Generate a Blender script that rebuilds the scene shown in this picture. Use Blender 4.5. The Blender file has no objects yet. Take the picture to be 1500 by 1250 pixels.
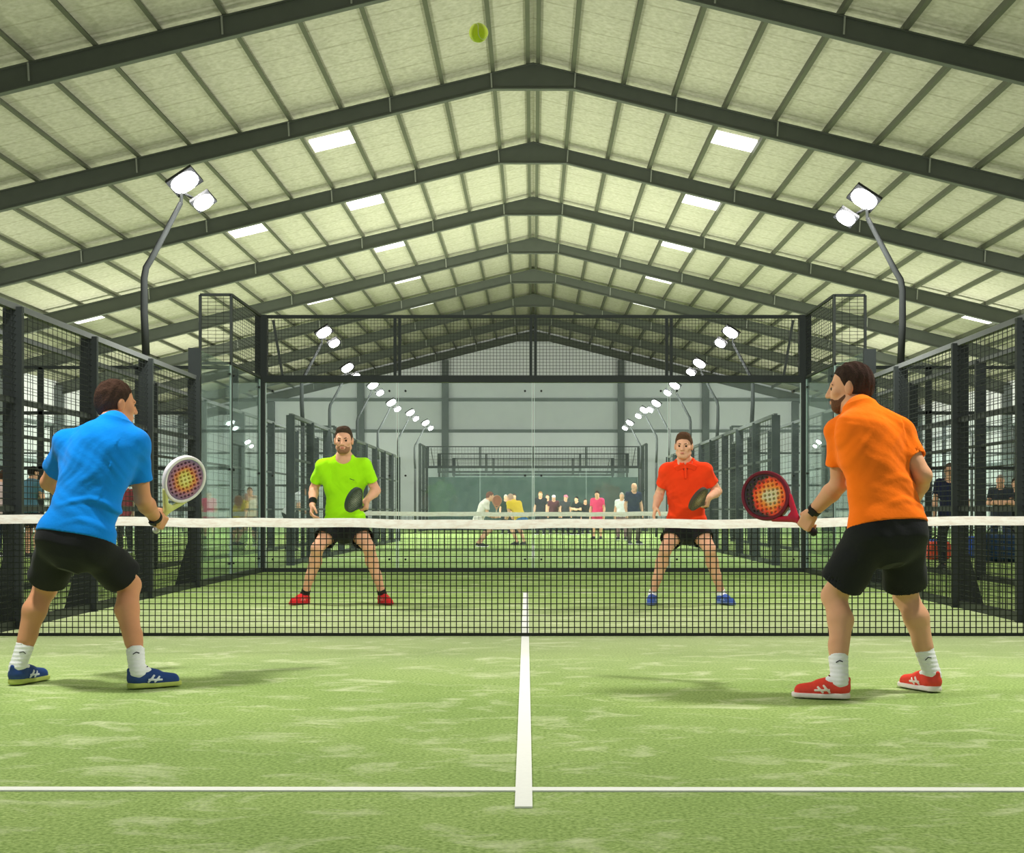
import bpy, math, random
import numpy as np
from mathutils import Vector, Matrix

random.seed(7)
rng = np.random.default_rng(7)
SC = bpy.context.scene
COL = SC.collection

# ------------------------------------------------------------------ camera
FPX, CX, HY, CAMZ = 1950.0, 781.0, 747.0, 0.94
cam_d = bpy.data.cameras.new('camera')
cam = bpy.data.objects.new('camera', cam_d)
COL.objects.link(cam)
cam.location = (0, 0, CAMZ)
cam.rotation_euler = (math.pi / 2, 0, 0)
cam_d.sensor_fit = 'HORIZONTAL'
cam_d.sensor_width = 36.0
cam_d.lens = 36.0 * FPX / 1500.0
cam_d.shift_x = (750 - CX) / 1500.0
cam_d.shift_y = (HY - 625) / 1500.0
cam_d.clip_end = 300
SC.camera = cam


def PX(x, y, d):
    """a point seen at photo pixel (x, y) at distance d down the hall"""
    s = FPX / d
    return np.array([(x - CX) / s, d, CAMZ + (HY - y) / s])


# --------------------------------------------------------------- materials
def lin(c):
    c = c / 255.0
    return c / 12.92 if c <= 0.04045 else ((c + 0.055) / 1.055) ** 2.4


def RGB(r, g, b):
    return (lin(r), lin(g), lin(b), 1.0)


def new_mat(name):
    m = bpy.data.materials.new(name)
    m.use_nodes = True
    nt = m.node_tree
    return m, nt, nt.nodes['Principled BSDF']


def N(nt, kind, **kw):
    n = nt.nodes.new(kind)
    for k, v in kw.items():
        if k.startswith('i_'):
            n.inputs[k[2:].replace('_', ' ')].default_value = v
        else:
            setattr(n, k, v)
    return n


def mat(name, col, rough=0.6, metal=0.0, noise=0.12, scale=30.0, bump=0.0, bscale=None, spec=0.4, sheen=0.0, sub=0.0):
    m, nt, b = new_mat(name)
    tc = N(nt, 'ShaderNodeTexCoord')
    nz = N(nt, 'ShaderNodeTexNoise')
    nz.inputs['Scale'].default_value = scale
    nz.inputs['Detail'].default_value = 4
    nt.links.new(tc.outputs['Object'], nz.inputs['Vector'])
    mx = N(nt, 'ShaderNodeMix', data_type='RGBA')
    a = [max(0, c * (1 - noise)) for c in col[:3]] + [1]
    c2 = [min(1, c * (1 + noise)) for c in col[:3]] + [1]
    mx.inputs[6].default_value = a
    mx.inputs[7].default_value = c2
    nt.links.new(nz.outputs['Fac'], mx.inputs[0])
    nt.links.new(mx.outputs[2], b.inputs['Base Color'])
    b.inputs['Roughness'].default_value = rough
    b.inputs['Metallic'].default_value = metal
    b.inputs['Specular IOR Level'].default_value = spec
    if sheen:
        b.inputs['Sheen Weight'].default_value = sheen
    if sub:
        b.inputs['Subsurface Weight'].default_value = sub
        b.inputs['Subsurface Radius'].default_value = (0.03, 0.012, 0.006)
        b.inputs['Subsurface Scale'].default_value = 0.3
    if bump:
        n2 = N(nt, 'ShaderNodeTexNoise')
        n2.inputs['Scale'].default_value = bscale or scale * 3
        nt.links.new(tc.outputs['Object'], n2.inputs['Vector'])
        bp = N(nt, 'ShaderNodeBump')
        bp.inputs['Strength'].default_value = bump
        bp.inputs['Distance'].default_value = 0.01
        nt.links.new(n2.outputs['Fac'], bp.inputs['Height'])
        nt.links.new(bp.outputs['Normal'], b.inputs['Normal'])
    return m


def emit_mat(name, col, strength):
    m, nt, b = new_mat(name)
    b.inputs['Base Color'].default_value = (0.8, 0.8, 0.8, 1)
    b.inputs['Emission Color'].default_value = col
    b.inputs['Emission Strength'].default_value = strength
    return m


def turf_mat():
    m, nt, b = new_mat('turf')
    tc = N(nt, 'ShaderNodeTexCoord')
    # blade-scale grain
    g = N(nt, 'ShaderNodeTexNoise'); g.inputs['Scale'].default_value = 70; g.inputs['Detail'].default_value = 6
    nt.links.new(tc.outputs['Object'], g.inputs['Vector'])
    gr = N(nt, 'ShaderNodeValToRGB')
    gr.color_ramp.elements[0].position = 0.30; gr.color_ramp.elements[0].color = RGB(108, 135, 64)
    gr.color_ramp.elements[1].position = 0.70; gr.color_ramp.elements[1].color = RGB(168, 190, 116)
    nt.links.new(g.outputs['Fac'], gr.inputs['Fac'])
    # broad tone
    w = N(nt, 'ShaderNodeTexNoise'); w.inputs['Scale'].default_value = 0.9; w.inputs['Detail'].default_value = 5
    nt.links.new(tc.outputs['Object'], w.inputs['Vector'])
    m1 = N(nt, 'ShaderNodeMix', data_type='RGBA', blend_type='MULTIPLY')
    m1.inputs[0].default_value = 1.0
    wr = N(nt, 'ShaderNodeValToRGB')
    wr.color_ramp.elements[0].position = 0.3; wr.color_ramp.elements[0].color = (0.80, 0.84, 0.78, 1)
    wr.color_ramp.elements[1].position = 0.7; wr.color_ramp.elements[1].color = (1.08, 1.06, 1.08, 1)
    nt.links.new(w.outputs['Fac'], wr.inputs['Fac'])
    nt.links.new(gr.outputs['Color'], m1.inputs[6])
    nt.links.new(wr.outputs['Color'], m1.inputs[7])
    # sand left on the turf
    mp = N(nt, 'ShaderNodeMapping'); mp.inputs['Scale'].default_value = (1.6, 2.6, 1)
    nt.links.new(tc.outputs['Object'], mp.inputs['Vector'])
    s = N(nt, 'ShaderNodeTexNoise'); s.inputs['Scale'].default_value = 1.6; s.inputs['Detail'].default_value = 9
    s.inputs['Roughness'].default_value = 0.72; s.inputs['Distortion'].default_value = 0.6
    nt.links.new(mp.outputs['Vector'], s.inputs['Vector'])
    sr = N(nt, 'ShaderNodeValToRGB')
    sr.color_ramp.elements[0].position = 0.52; sr.color_ramp.elements[0].color = (0, 0, 0, 1)
    sr.color_ramp.elements[1].position = 0.78; sr.color_ramp.elements[1].color = (0.9, 0.9, 0.9, 1)
    nt.links.new(s.outputs['Fac'], sr.inputs['Fac'])
    # more sand gathers close to the net (both sides)
    sx = N(nt, 'ShaderNodeSeparateXYZ'); nt.links.new(tc.outputs['Object'], sx.inputs[0])
    d1 = N(nt, 'ShaderNodeMath', operation='SUBTRACT'); d1.inputs[1].default_value = 10.6
    nt.links.new(sx.outputs['Y'], d1.inputs[0])
    d2 = N(nt, 'ShaderNodeMath', operation='ABSOLUTE'); nt.links.new(d1.outputs[0], d2.inputs[0])
    d3 = N(nt, 'ShaderNodeMapRange'); d3.inputs[1].default_value = 0.2; d3.inputs[2].default_value = 3.6
    d3.inputs[3].default_value = 0.42; d3.inputs[4].default_value = 0.03
    nt.links.new(d2.outputs[0], d3.inputs[0])
    ad = N(nt, 'ShaderNodeMath', operation='ADD', use_clamp=True)
    nt.links.new(sr.outputs['Color'], ad.inputs[0]); nt.links.new(d3.outputs[0], ad.inputs[1])
    m2 = N(nt, 'ShaderNodeMix', data_type='RGBA')
    m2.inputs[7].default_value = RGB(214, 218, 178)
    nt.links.new(ad.outputs[0], m2.inputs[0])
    nt.links.new(m1.outputs[2], m2.inputs[6])
    nt.links.new(m2.outputs[2], b.inputs['Base Color'])
    b.inputs['Roughness'].default_value = 0.95
    b.inputs['Specular IOR Level'].default_value = 0.1
    bp = N(nt, 'ShaderNodeBump'); bp.inputs['Strength'].default_value = 0.5; bp.inputs['Distance'].default_value = 0.01
    nt.links.new(g.outputs['Fac'], bp.inputs['Height']); nt.links.new(bp.outputs['Normal'], b.inputs['Normal'])
    return m


def roof_mat():
    m, nt, b = new_mat('roof_sheet')
    tc = N(nt, 'ShaderNodeTexCoord')
    sx = N(nt, 'ShaderNodeSeparateXYZ'); nt.links.new(tc.outputs['Object'], sx.inputs[0])
    nz = N(nt, 'ShaderNodeTexNoise'); nz.inputs['Scale'].default_value = 0.7; nz.inputs['Detail'].default_value = 3
    nt.links.new(tc.outputs['Object'], nz.inputs['Vector'])
    wob = N(nt, 'ShaderNodeMath', operation='MULTIPLY_ADD'); wob.inputs[1].default_value = 0.12
    nt.links.new(nz.outputs['Fac'], wob.inputs[0]); nt.links.new(sx.outputs['Y'], wob.inputs[2])
    md = N(nt, 'ShaderNodeMath', operation='PINGPONG'); md.inputs[1].default_value = 0.56
    nt.links.new(wob.outputs[0], md.inputs[0])
    rp = N(nt, 'ShaderNodeValToRGB')
    rp.color_ramp.elements[0].position = 0.0; rp.color_ramp.elements[0].color = (0.74, 0.74, 0.70, 1)
    rp.color_ramp.elements[1].position = 0.045; rp.color_ramp.elements[1].color = (1, 1, 1, 1)
    nt.links.new(md.outputs[0], rp.inputs['Fac'])
    g = N(nt, 'ShaderNodeTexNoise'); g.inputs['Scale'].default_value = 9; g.inputs['Detail'].default_value = 6
    nt.links.new(tc.outputs['Object'], g.inputs['Vector'])
    gr = N(nt, 'ShaderNodeValToRGB')
    gr.color_ramp.elements[0].position = 0.3; gr.color_ramp.elements[0].color = RGB(155, 155, 132)
    gr.color_ramp.elements[1].position = 0.7; gr.color_ramp.elements[1].color = RGB(179, 179, 156)
    nt.links.new(g.outputs['Fac'], gr.inputs['Fac'])
    mx = N(nt, 'ShaderNodeMix', data_type='RGBA', blend_type='MULTIPLY'); mx.inputs[0].default_value = 1
    nt.links.new(gr.outputs['Color'], mx.inputs[6]); nt.links.new(rp.outputs['Color'], mx.inputs[7])
    nt.links.new(mx.outputs[2], b.inputs['Base Color'])
    b.inputs['Roughness'].default_value = 0.8
    return m


def glass_mat(name, tint, refl):
    m = bpy.data.materials.new(name); m.use_nodes = True
    nt = m.node_tree; nt.nodes.clear()
    out = N(nt, 'ShaderNodeOutputMaterial')
    tr = N(nt, 'ShaderNodeBsdfTransparent'); tr.inputs['Color'].default_value = tint
    gl = N(nt, 'ShaderNodeBsdfGlossy'); gl.inputs['Roughness'].default_value = 0.02
    gl.inputs['Color'].default_value = (0.9, 1.0, 0.97, 1)
    fr = N(nt, 'ShaderNodeFresnel'); fr.inputs['IOR'].default_value = 1.45
    mul = N(nt, 'ShaderNodeMath', operation='MULTIPLY', use_clamp=True); mul.inputs[1].default_value = refl
    nt.links.new(fr.outputs[0], mul.inputs[0])
    # a film of dust on the pane
    df = N(nt, 'ShaderNodeBsdfDiffuse'); df.inputs['Color'].default_value = (0.62, 0.74, 0.70, 1)
    tc = N(nt, 'ShaderNodeTexCoord'); nz = N(nt, 'ShaderNodeTexNoise'); nz.inputs['Scale'].default_value = 2.5; nz.inputs['Detail'].default_value = 6
    nt.links.new(tc.outputs['Object'], nz.inputs['Vector'])
    mr = N(nt, 'ShaderNodeMapRange'); mr.inputs[1].default_value = 0.3; mr.inputs[2].default_value = 0.7
    mr.inputs[3].default_value = 0.02; mr.inputs[4].default_value = 0.06
    nt.links.new(nz.outputs['Fac'], mr.inputs[0])
    m0 = N(nt, 'ShaderNodeMixShader'); nt.links.new(mr.outputs[0], m0.inputs[0])
    nt.links.new(tr.outputs[0], m0.inputs[1]); nt.links.new(df.outputs[0], m0.inputs[2])
    m1 = N(nt, 'ShaderNodeMixShader'); nt.links.new(mul.outputs[0], m1.inputs[0])
    nt.links.new(m0.outputs[0], m1.inputs[1]); nt.links.new(gl.outputs[0], m1.inputs[2])
    nt.links.new(m1.outputs[0], out.inputs[0])
    return m


def print_mat(name, stops, cx, cy, r, noise=0.25, rough=0.35):
    """printed racket face: colour zones around a centre, in the racket's own coordinates"""
    m, nt, b = new_mat(name)
    tc = N(nt, 'ShaderNodeTexCoord')
    mp = N(nt, 'ShaderNodeMapping', vector_type='POINT')
    mp.inputs['Location'].default_value = (-cx / r, -cy / r, 0); mp.inputs['Scale'].default_value = (1 / r, 1 / r, 0)
    nt.links.new(tc.outputs['Object'], mp.inputs['Vector'])
    ln = N(nt, 'ShaderNodeVectorMath', operation='LENGTH'); nt.links.new(mp.outputs['Vector'], ln.inputs[0])
    nz = N(nt, 'ShaderNodeTexNoise'); nz.inputs['Scale'].default_value = 22; nt.links.new(tc.outputs['Object'], nz.inputs['Vector'])
    ad = N(nt, 'ShaderNodeMath', operation='MULTIPLY_ADD'); ad.inputs[1].default_value = noise
    nt.links.new(nz.outputs['Fac'], ad.inputs[0]); nt.links.new(ln.outputs['Value'], ad.inputs[2])
    sb = N(nt, 'ShaderNodeMath', operation='SUBTRACT'); sb.inputs[1].default_value = noise / 2
    nt.links.new(ad.outputs[0], sb.inputs[0])
    rp = N(nt, 'ShaderNodeValToRGB')
    cr = rp.color_ramp
    while len(cr.elements) < len(stops):
        cr.elements.new(0.5)
    for e, (p, c) in zip(cr.elements, stops):
        e.position = p; e.color = c
    nt.links.new(sb.outputs[0], rp.inputs['Fac'])
    nt.links.new(rp.outputs['Color'], b.inputs['Base Color'])
    b.inputs['Roughness'].default_value = rough
    return m


M = {}
M['turf'] = turf_mat()
M['roof'] = roof_mat()
M['line'] = mat('line_paint', RGB(240, 240, 232), 0.8, noise=0.05, scale=60)
M['beam'] = mat('roof_steel', RGB(80, 85, 76), 0.55, noise=0.1, scale=4)
M['purlin'] = mat('purlin_steel', RGB(82, 86, 70), 0.6, noise=0.1, scale=4)
M['brace'] = mat('galvanised_brace', RGB(140, 144, 132), 0.5, noise=0.1)
M['post'] = mat('fence_post_steel', RGB(43, 47, 46), 0.5, noise=0.15, scale=8)
M['rail'] = mat('fence_rail_steel', RGB(60, 64, 62), 0.6, noise=0.12, scale=8)
M['toprail'] = mat('worn_rail_steel', RGB(92, 95, 93), 0.6, noise=0.1, scale=8)
M['wire'] = mat('fence_wire', RGB(34, 37, 37), 0.5, noise=0.05)
M['net'] = mat('net_cord', RGB(28, 32, 27), 0.8, noise=0.1)
M['wall'] = mat('wall_cladding', RGB(226, 229, 228), 0.8, noise=0.03, scale=1.2)
M['wall_up'] = mat('upper_cladding', RGB(204, 208, 206), 0.8, noise=0.05, scale=1.2)
M['girt'] = mat('girt_steel', RGB(104, 112, 108), 0.6, noise=0.08)
M['column'] = mat('column_steel', RGB(92, 98, 96), 0.6, noise=0.08, scale=4)
M['glass'] = glass_mat('court_glass', (0.935, 0.97, 0.962, 1), 0.35)
M['glass_far'] = glass_mat('far_court_glass', (0.95, 0.98, 0.975, 1), 0.03)
M['glass_edge'] = mat('polished_glass_edge', RGB(196, 214, 206), 0.3, noise=0.05)
M['bolt'] = mat('bolt_steel', RGB(30, 32, 32), 0.4, noise=0.05)
M['skylight'] = emit_mat('daylight_panel', (1, 1, 0.97, 1), 2.2)
M['lens'] = emit_mat('lamp_lens', (1, 0.99, 0.98, 1), 14.0)
M['lamp'] = mat('lamp_housing', RGB(24, 25, 26), 0.5, metal=0.0, noise=0.08)
M['pole'] = mat('mast_steel', RGB(34, 36, 35), 0.6, noise=0.1, scale=8)
M['windscreen'] = mat('windscreen_fabric', RGB(60, 80, 72), 0.9, noise=0.35, scale=1.5)
M['eye_white'] = mat('eye_white', RGB(170, 152, 138), 0.3, noise=0.02)
M['eye_dark'] = mat('iris', RGB(40, 28, 22), 0.2, noise=0.02)
M['black_rubber'] = mat('black_rubber', RGB(26, 26, 28), 0.6, noise=0.1)
M['white_cloth'] = mat('white_knit', RGB(236, 236, 236), 0.9, noise=0.05, scale=200, bump=0.2)
M['logo'] = mat('dark_print', RGB(40, 44, 46), 0.7, noise=0.05)


def band_mat():
    m, nt, b = new_mat('net_band_canvas')
    tc = N(nt, 'ShaderNodeTexCoord')
    mp = N(nt, 'ShaderNodeMapping'); mp.inputs['Scale'].default_value = (2.2, 1, 9)
    nt.links.new(tc.outputs['Object'], mp.inputs['Vector'])
    nz = N(nt, 'ShaderNodeTexNoise'); nz.inputs['Scale'].default_value = 4.5; nz.inputs['Detail'].default_value = 8; nz.inputs['Roughness'].default_value = 0.7
    nt.links.new(mp.outputs['Vector'], nz.inputs['Vector'])
    rp = N(nt, 'ShaderNodeValToRGB')
    rp.color_ramp.elements[0].position = 0.36; rp.color_ramp.elements[0].color = RGB(222, 208, 196)
    rp.color_ramp.elements[1].position = 0.56; rp.color_ramp.elements[1].color = RGB(238, 234, 226)
    nt.links.new(nz.outputs['Fac'], rp.inputs['Fac'])
    nt.links.new(rp.outputs['Color'], b.inputs['Base Color'])
    b.inputs['Roughness'].default_value = 0.85
    return m


M['band'] = band_mat()


# ------------------------------------------------------------ mesh helpers
def link(name, me, material=None, parent=None, loc=None):
    o = bpy.data.objects.new(name, me)
    COL.objects.link(o)
    if material is not None:
        for mm in (material if isinstance(material, (list, tuple)) else [material]):
            me.materials.append(mm)
    if parent is not None:
        o.parent = parent
    if loc is not None:
        o.location = loc
    return o


def empty(name, loc=(0, 0, 0), rz=0.0):
    o = bpy.data.objects.new(name, None)
    COL.objects.link(o)
    o.location = loc
    o.rotation_euler = (0, 0, rz)
    o.empty_display_size = 0.1
    return o


def tag(o, label=None, cat=None, group=None, kind=None):
    if label: o['label'] = label
    if cat: o['category'] = cat
    if group: o['group'] = group
    if kind: o['kind'] = kind
    return o


def np_mesh(name, verts, faces, smooth=False):
    """verts (n,3) array, faces (m,4) array"""
    me = bpy.data.meshes.new(name)
    verts = np.ascontiguousarray(verts, dtype=np.float32)
    faces = np.ascontiguousarray(faces, dtype=np.int32)
    k = faces.shape[1]
    me.vertices.add(len(verts)); me.vertices.foreach_set('co', verts.ravel())
    me.loops.add(faces.size); me.loops.foreach_set('vertex_index', faces.ravel())
    me.polygons.add(len(faces))
    me.polygons.foreach_set('loop_start', np.arange(0, faces.size, k, dtype=np.int32))
    me.polygons.foreach_set('loop_total', np.full(len(faces), k, dtype=np.int32))
    if smooth:
        me.polygons.foreach_set('use_smooth', np.ones(len(faces), dtype=bool))
    me.update(calc_edges=True)
    return me


BOXF = np.array([[0, 3, 2, 1], [4, 5, 6, 7], [0, 1, 5, 4], [1, 2, 6, 5], [2, 3, 7, 6], [3, 0, 4, 7]])


class MB:
    """collects boxes, prisms and tubes for ONE mesh object"""

    def __init__(s):
        s.v = []; s.f = []; s.mi = []; s.n = 0

    def add(s, v, f, mi=0):
        v = np.asarray(v, float); f = [list(map(int, q)) for q in f]
        s.v.append(v)
        s.f += [[i + s.n for i in q] for q in f]
        s.mi += [mi] * len(f)
        s.n += len(v)
        return s

    def box(s, lo, hi, mi=0):
        x0, y0, z0 = lo; x1, y1, z1 = hi
        return s.add([[x0, y0, z0], [x1, y0, z0], [x1, y1, z0], [x0, y1, z0], [x0, y0, z1], [x1, y0, z1], [x1, y1, z1], [x0, y1, z1]], BOXF, mi)

    def bar(s, a, b, w, h, up=(0, 0, 1), mi=0):
        a = np.array(a, float); b = np.array(b, float); d = b - a; d /= np.linalg.norm(d)
        up = np.array(up, float)
        x = np.cross(d, up)
        if np.linalg.norm(x) < 1e-4:
            x = np.cross(d, [1, 0, 0])
        x /= np.linalg.norm(x); y = np.cross(x, d)
        c = [(-1, -1), (1, -1), (1, 1), (-1, 1)]
        v = [p + x * (i * w / 2) + y * (j * h / 2) for p in (a, b) for i, j in c]
        return s.add(v, BOXF, mi)

    def tube(s, pts, r, n=10, mi=0):
        pts = [np.array(p, float) for p in pts]
        r = r if isinstance(r, (list, tuple)) else [r] * len(pts)
        v = []; prev = None
        for i, p in enumerate(pts):
            d = pts[min(i + 1, len(pts) - 1)] - pts[max(i - 1, 0)]
            d /= np.linalg.norm(d)
            ref = np.array([0, 1, 0.]) if abs(d[1]) < 0.9 else np.array([1, 0, 0.])
            x = np.cross(d, ref); x /= np.linalg.norm(x); y = np.cross(d, x)
            for k in range(n):
                t = 2 * math.pi * k / n
                v.append(p + r[i] * (math.cos(t) * x + math.sin(t) * y))
        f = []
        for i in range(len(pts) - 1):
            for k in range(n):
                f.append([i * n + k, i * n + (k + 1) % n, (i + 1) * n + (k + 1) % n, (i + 1) * n + k])
        f.append(list(range(n))[::-1]); f.append([(len(pts) - 1) * n + k for k in range(n)])
        return s.add(v, f, mi)

    def build(s, name, material, parent=None, smooth=False, origin=None):
        me = bpy.data.meshes.new(name)
        v = np.concatenate(s.v)
        if origin is not None:
            v = v - np.array(origin)
        me.from_pydata(v.tolist(), [], s.f)
        me.polygons.foreach_set('material_index', s.mi)
        if smooth:
            me.polygons.foreach_set('use_smooth', [True] * len(s.f))
        me.update()
        return link(name, me, material, parent, loc=origin)


def strands(starts, ends, w):
    """many thin square bars as one numpy mesh"""
    a = np.asarray(starts, float); b = np.asarray(ends, float)
    d = b - a; d /= np.linalg.norm(d, axis=1)[:, None]
    ref = np.tile(np.array([0.3, 0.2, 1.0]), (len(a), 1))
    ref[np.abs(d[:, 2]) > 0.8] = (1, 0.3, 0)
    x = np.cross(d, ref); x /= np.linalg.norm(x, axis=1)[:, None]
    y = np.cross(d, x)
    vs = []
    for p in (a, b):
        for i, j in ((-1, -1), (1, -1), (1, 1), (-1, 1)):
            vs.append(p + x * (i * w / 2) + y * (j * w / 2))
    v = np.stack(vs, 1).reshape(-1, 3)
    f4 = np.array([[0, 1, 5, 4], [1, 2, 6, 5], [2, 3, 7, 6], [3, 0, 4, 7]])
    f = (np.arange(len(a)) * 8)[:, None, None] + f4[None]
    return v, f.reshape(-1, 4)


def wire_mesh(name, o, u, v, cell, w, material, parent, mesh_name='wire_mesh', cell_v=None):
    if isinstance(cell, tuple):
        cell, cell_v = cell
    """welded wire panel spanned by vectors u and v from corner o"""
    o = np.array(o, float); u = np.array(u, float); v = np.array(v, float)
    nu = max(1, round(np.linalg.norm(u) / cell)); nv = max(1, round(np.linalg.norm(v) / (cell_v or cell)))
    tu = np.linspace(0, 1, nu + 1); tv = np.linspace(0, 1, nv + 1)
    st = [o + u * t for t in tu] + [o + v * t for t in tv]
    en = [o + u * t + v for t in tu] + [o + v * t + u for t in tv]
    vv, ff = strands(st, en, w)
    return link(name, np_mesh(mesh_name, vv, ff), material, parent)


# ------------------------------------------------------------- room shell
RT, RIDGE = 0.24, CAMZ + 10.6          # roof slope, ridge height of the rafter tops
HALF, Y0, Y1 = 21.0, -3.0, 78.85
FR = [31.6 + 6.75 * i for i in range(-4, 8)]


def rz(x, up=0.0):
    return RIDGE + up - RT * abs(x)


b = MB()
nx, ny = 1, 1
b.add([[-25, -12, 0], [25, -12, 0], [25, 82, 0], [-25, 82, 0]], [[0, 1, 2, 3]])
b.add([[-25, -12, -0.2], [25, -12, -0.2], [25, 82, -0.2], [-25, 82, -0.2]], [[3, 2, 1, 0]])
fl = b.build('floor', M['turf']); tag(fl, 'pale green sanded artificial turf floor', 'floor', kind='structure')

b = MB()
up = 0.135
for sx in (-1, 1):
    for (z0, z1) in ((up, up + 0.12),):
        b.add([[0, Y0, RIDGE + z0], [sx * (HALF + .3), Y0, rz(HALF + .3, z0)], [sx * (HALF + .3), Y1 + .3, rz(HALF + .3, z0)], [0, Y1 + .3, RIDGE + z0],
               [0, Y0, RIDGE + z1], [sx * (HALF + .3), Y0, rz(HALF + .3, z1)], [sx * (HALF + .3), Y1 + .3, rz(HALF + .3, z1)], [0, Y1 + .3, RIDGE + z1]], BOXF)
ce = b.build('ceiling', M['roof']); tag(ce, 'pale insulated roof sheeting under the gable', 'ceiling', kind='structure')

for i, y in enumerate(FR):
    b = MB()
    dep, tf, w = 0.36, 0.03, 0.16
    for sx in (-1, 1):
        # tapered haunch near the ridge, then a straight I-section rafter
        xs = [0, 0.95, HALF]
        bot = [RIDGE - 0.60, RIDGE - 0.60, rz(HALF) - dep - 0.15]
        top = [RIDGE, rz(0.95), rz(HALF)]
        for k in range(2):
            xa, xb = sx * xs[k], sx * xs[k + 1]
            for (wy, za0, za1, zb0, zb1) in ((0.045, bot[k], top[k], bot[k + 1], top[k + 1]),
                                             (w, bot[k] - tf, bot[k], bot[k + 1] - tf, bot[k + 1]),
                                             (w, top[k] - tf, top[k], top[k + 1] - tf, top[k + 1])):
                b.add([[xa, y - wy / 2, za0], [xb, y - wy / 2, zb0], [xb, y + wy / 2, zb0], [xa, y + wy / 2, za0],
                       [xa, y - wy / 2, za1], [xb, y - wy / 2, zb1], [xb, y + wy / 2, zb1], [xa, y + wy / 2, za1]], BOXF)
    rb = b.build('roof_beam', M['beam']); tag(rb, kind='structure')
    for sx in (-1, 1):
        for xq in (1.0, 3.4, 5.8, 9.4, 13.0):
            b = MB(); x = sx * xq
            b.bar([x, y - 0.085, rz(x) - 0.02], [x - sx * 0.02, y - 0.085, rz(x) - 0.36], 0.035, 0.012, up=(0, 1, 0))
            b.build('brace_strap', M['brace'], rb)
    if y > 25:
        for sx in (-1, 1):
            b = MB()
            b.box([sx * (HALF - .15) - .15, y - .2, 0], [sx * (HALF - .15) + .15, y + .2, rz(HALF) - .1])
            tag(b.build('wall_column', M['column']), kind='structure')

PUR = [0.12] + [0.95 + 1.2 * k for k in range(17)]
for sx in (-1, 1):
    for x in PUR:
        b = MB(); X = sx * x
        b.box([X - .05, Y0, rz(X) + .016], [X - .038, Y1, rz(X) + .132])
        b.box([X - .05, Y0, rz(X) + .003], [X + .045, Y1, rz(X) + .016])
        tag(b.build('roof_purlin', M['purlin']), kind='structure')

SKY = [(sx * 5.15, 34.2 + 6.75 * i) for sx in (-1, 1) for i in range(0, 5)]
SKY += [(-8.75, 34.2 + 6.75 * i) for i in (1, 3, 4, 5)]
SKY += [(sx * 15.95, 34.2 + 6.75 * i) for sx in (-1, 1) for i in (2, 4, 5)]
for n_, (x, y) in enumerate(SKY):
    b = MB(); h = 0.08; e = 0.53
    z0, z1 = rz(abs(x) - e), rz(abs(x) + e)
    sgn = 1 if x > 0 else -1
    xa, xb = x - sgn * e, x + sgn * e
    b.add([[xa, y - .5, z0 + h], [xb, y - .5, z1 + h], [xb, y + .5, z1 + h], [xa, y + .5, z0 + h],
           [xa, y - .5, z0 + h + .05], [xb, y - .5, z1 + h + .05], [xb, y + .5, z1 + h + .05], [xa, y + .5, z0 + h + .05]], BOXF)
    tag(b.build('window_%d' % (n_ + 1), M['skylight']), 'small bright rooflight panel between two purlins', 'window', 'rooflights in the roof', kind='structure')

# far gable wall
b = MB()
E = rz(HALF) + .15
b.box([-HALF, Y1 + .05, 0], [HALF, Y1 + .25, 5.55])
tag(b.build('wall_back', M['wall']), 'white lower far end wall', 'wall', kind='structure')
b = MB()
b.add([[-HALF, Y1 + .1, 5.55], [HALF, Y1 + .1, 5.55], [HALF, Y1 + .1, E], [0, Y1 + .1, RIDGE + .16], [-HALF, Y1 + .1, E],
       [-HALF, Y1 + .25, 5.55], [HALF, Y1 + .25, 5.55], [HALF, Y1 + .25, E], [0, Y1 + .25, RIDGE + .16], [-HALF, Y1 + .25, E]],
      [[0, 1, 2, 3, 4], [9, 8, 7, 6, 5], [0, 5, 6, 1], [1, 6, 7, 2], [2, 7, 8, 3], [3, 8, 9, 4], [4, 9, 5, 0]])
tag(b.build('wall_gable', M['wall_up']), 'grey upper gable of far end wall', 'wall', kind='structure')
for n_, z in enumerate((5.6, 7.45)):
    b = MB(); b.box([-HALF, Y1 - .1, z - .09], [HALF, Y1 + .05, z + .09])
    tag(b.build('trim_%d' % (n_ + 1), M['girt']), kind='structure')
for x in (-15.5, -10.2, -5.2, 5.2, 10.2, 15.5):
    b = MB(); b.box([x - .2, Y1 - .25, 0], [x + .2, Y1 + .04, rz(x) - .5])
    tag(b.build('wall_column', M['column']), kind='structure')
for s_, nm in ((-1, 'wall_left'), (1, 'wall_right')):
    b = MB(); x = s_ * HALF
    b.box([min(x, x + s_ * .2), 22, 0], [max(x, x + s_ * .2), Y1 + .2, rz(HALF) + .1])
    tag(b.build(nm, M['wall']), 'white cladding of side wall', 'wall', kind='structure')
    for k, z in enumerate((1.4, 3.0, 4.6)):
        b = MB(); b.box([x - s_ * .12 - .04, 22, z - .07], [x - s_ * .12 + .04, Y1, z + .07])
        tag(b.build('trim_%d' % (3 + k + (0 if s_ < 0 else 3)), M['girt']), kind='structure')

# ------------------------------------------------------------ court lines
XW = 4.1          # half width of the courts


def floor_line(x0, y0, x1, y1, w, z=0.004):
    d = np.array([x1 - x0, y1 - y0]); d = d / np.linalg.norm(d); p = np.array([-d[1], d[0]]) * w / 2
    bb = MB()
    c = [(x0 + p[0], y0 + p[1]), (x1 + p[0], y1 + p[1]), (x1 - p[0], y1 - p[1]), (x0 - p[0], y0 - p[1])]
    bb.add([[a, q, 0.0] for a, q in c] + [[a, q, z] for a, q in c], [[0, 1, 2, 3], [7, 6, 5, 4], [0, 4, 5, 1], [1, 5, 6, 2], [2, 6, 7, 3], [3, 7, 4, 0]])
    return tag(bb.build('floor_line', M['line']), kind='structure')


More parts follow.
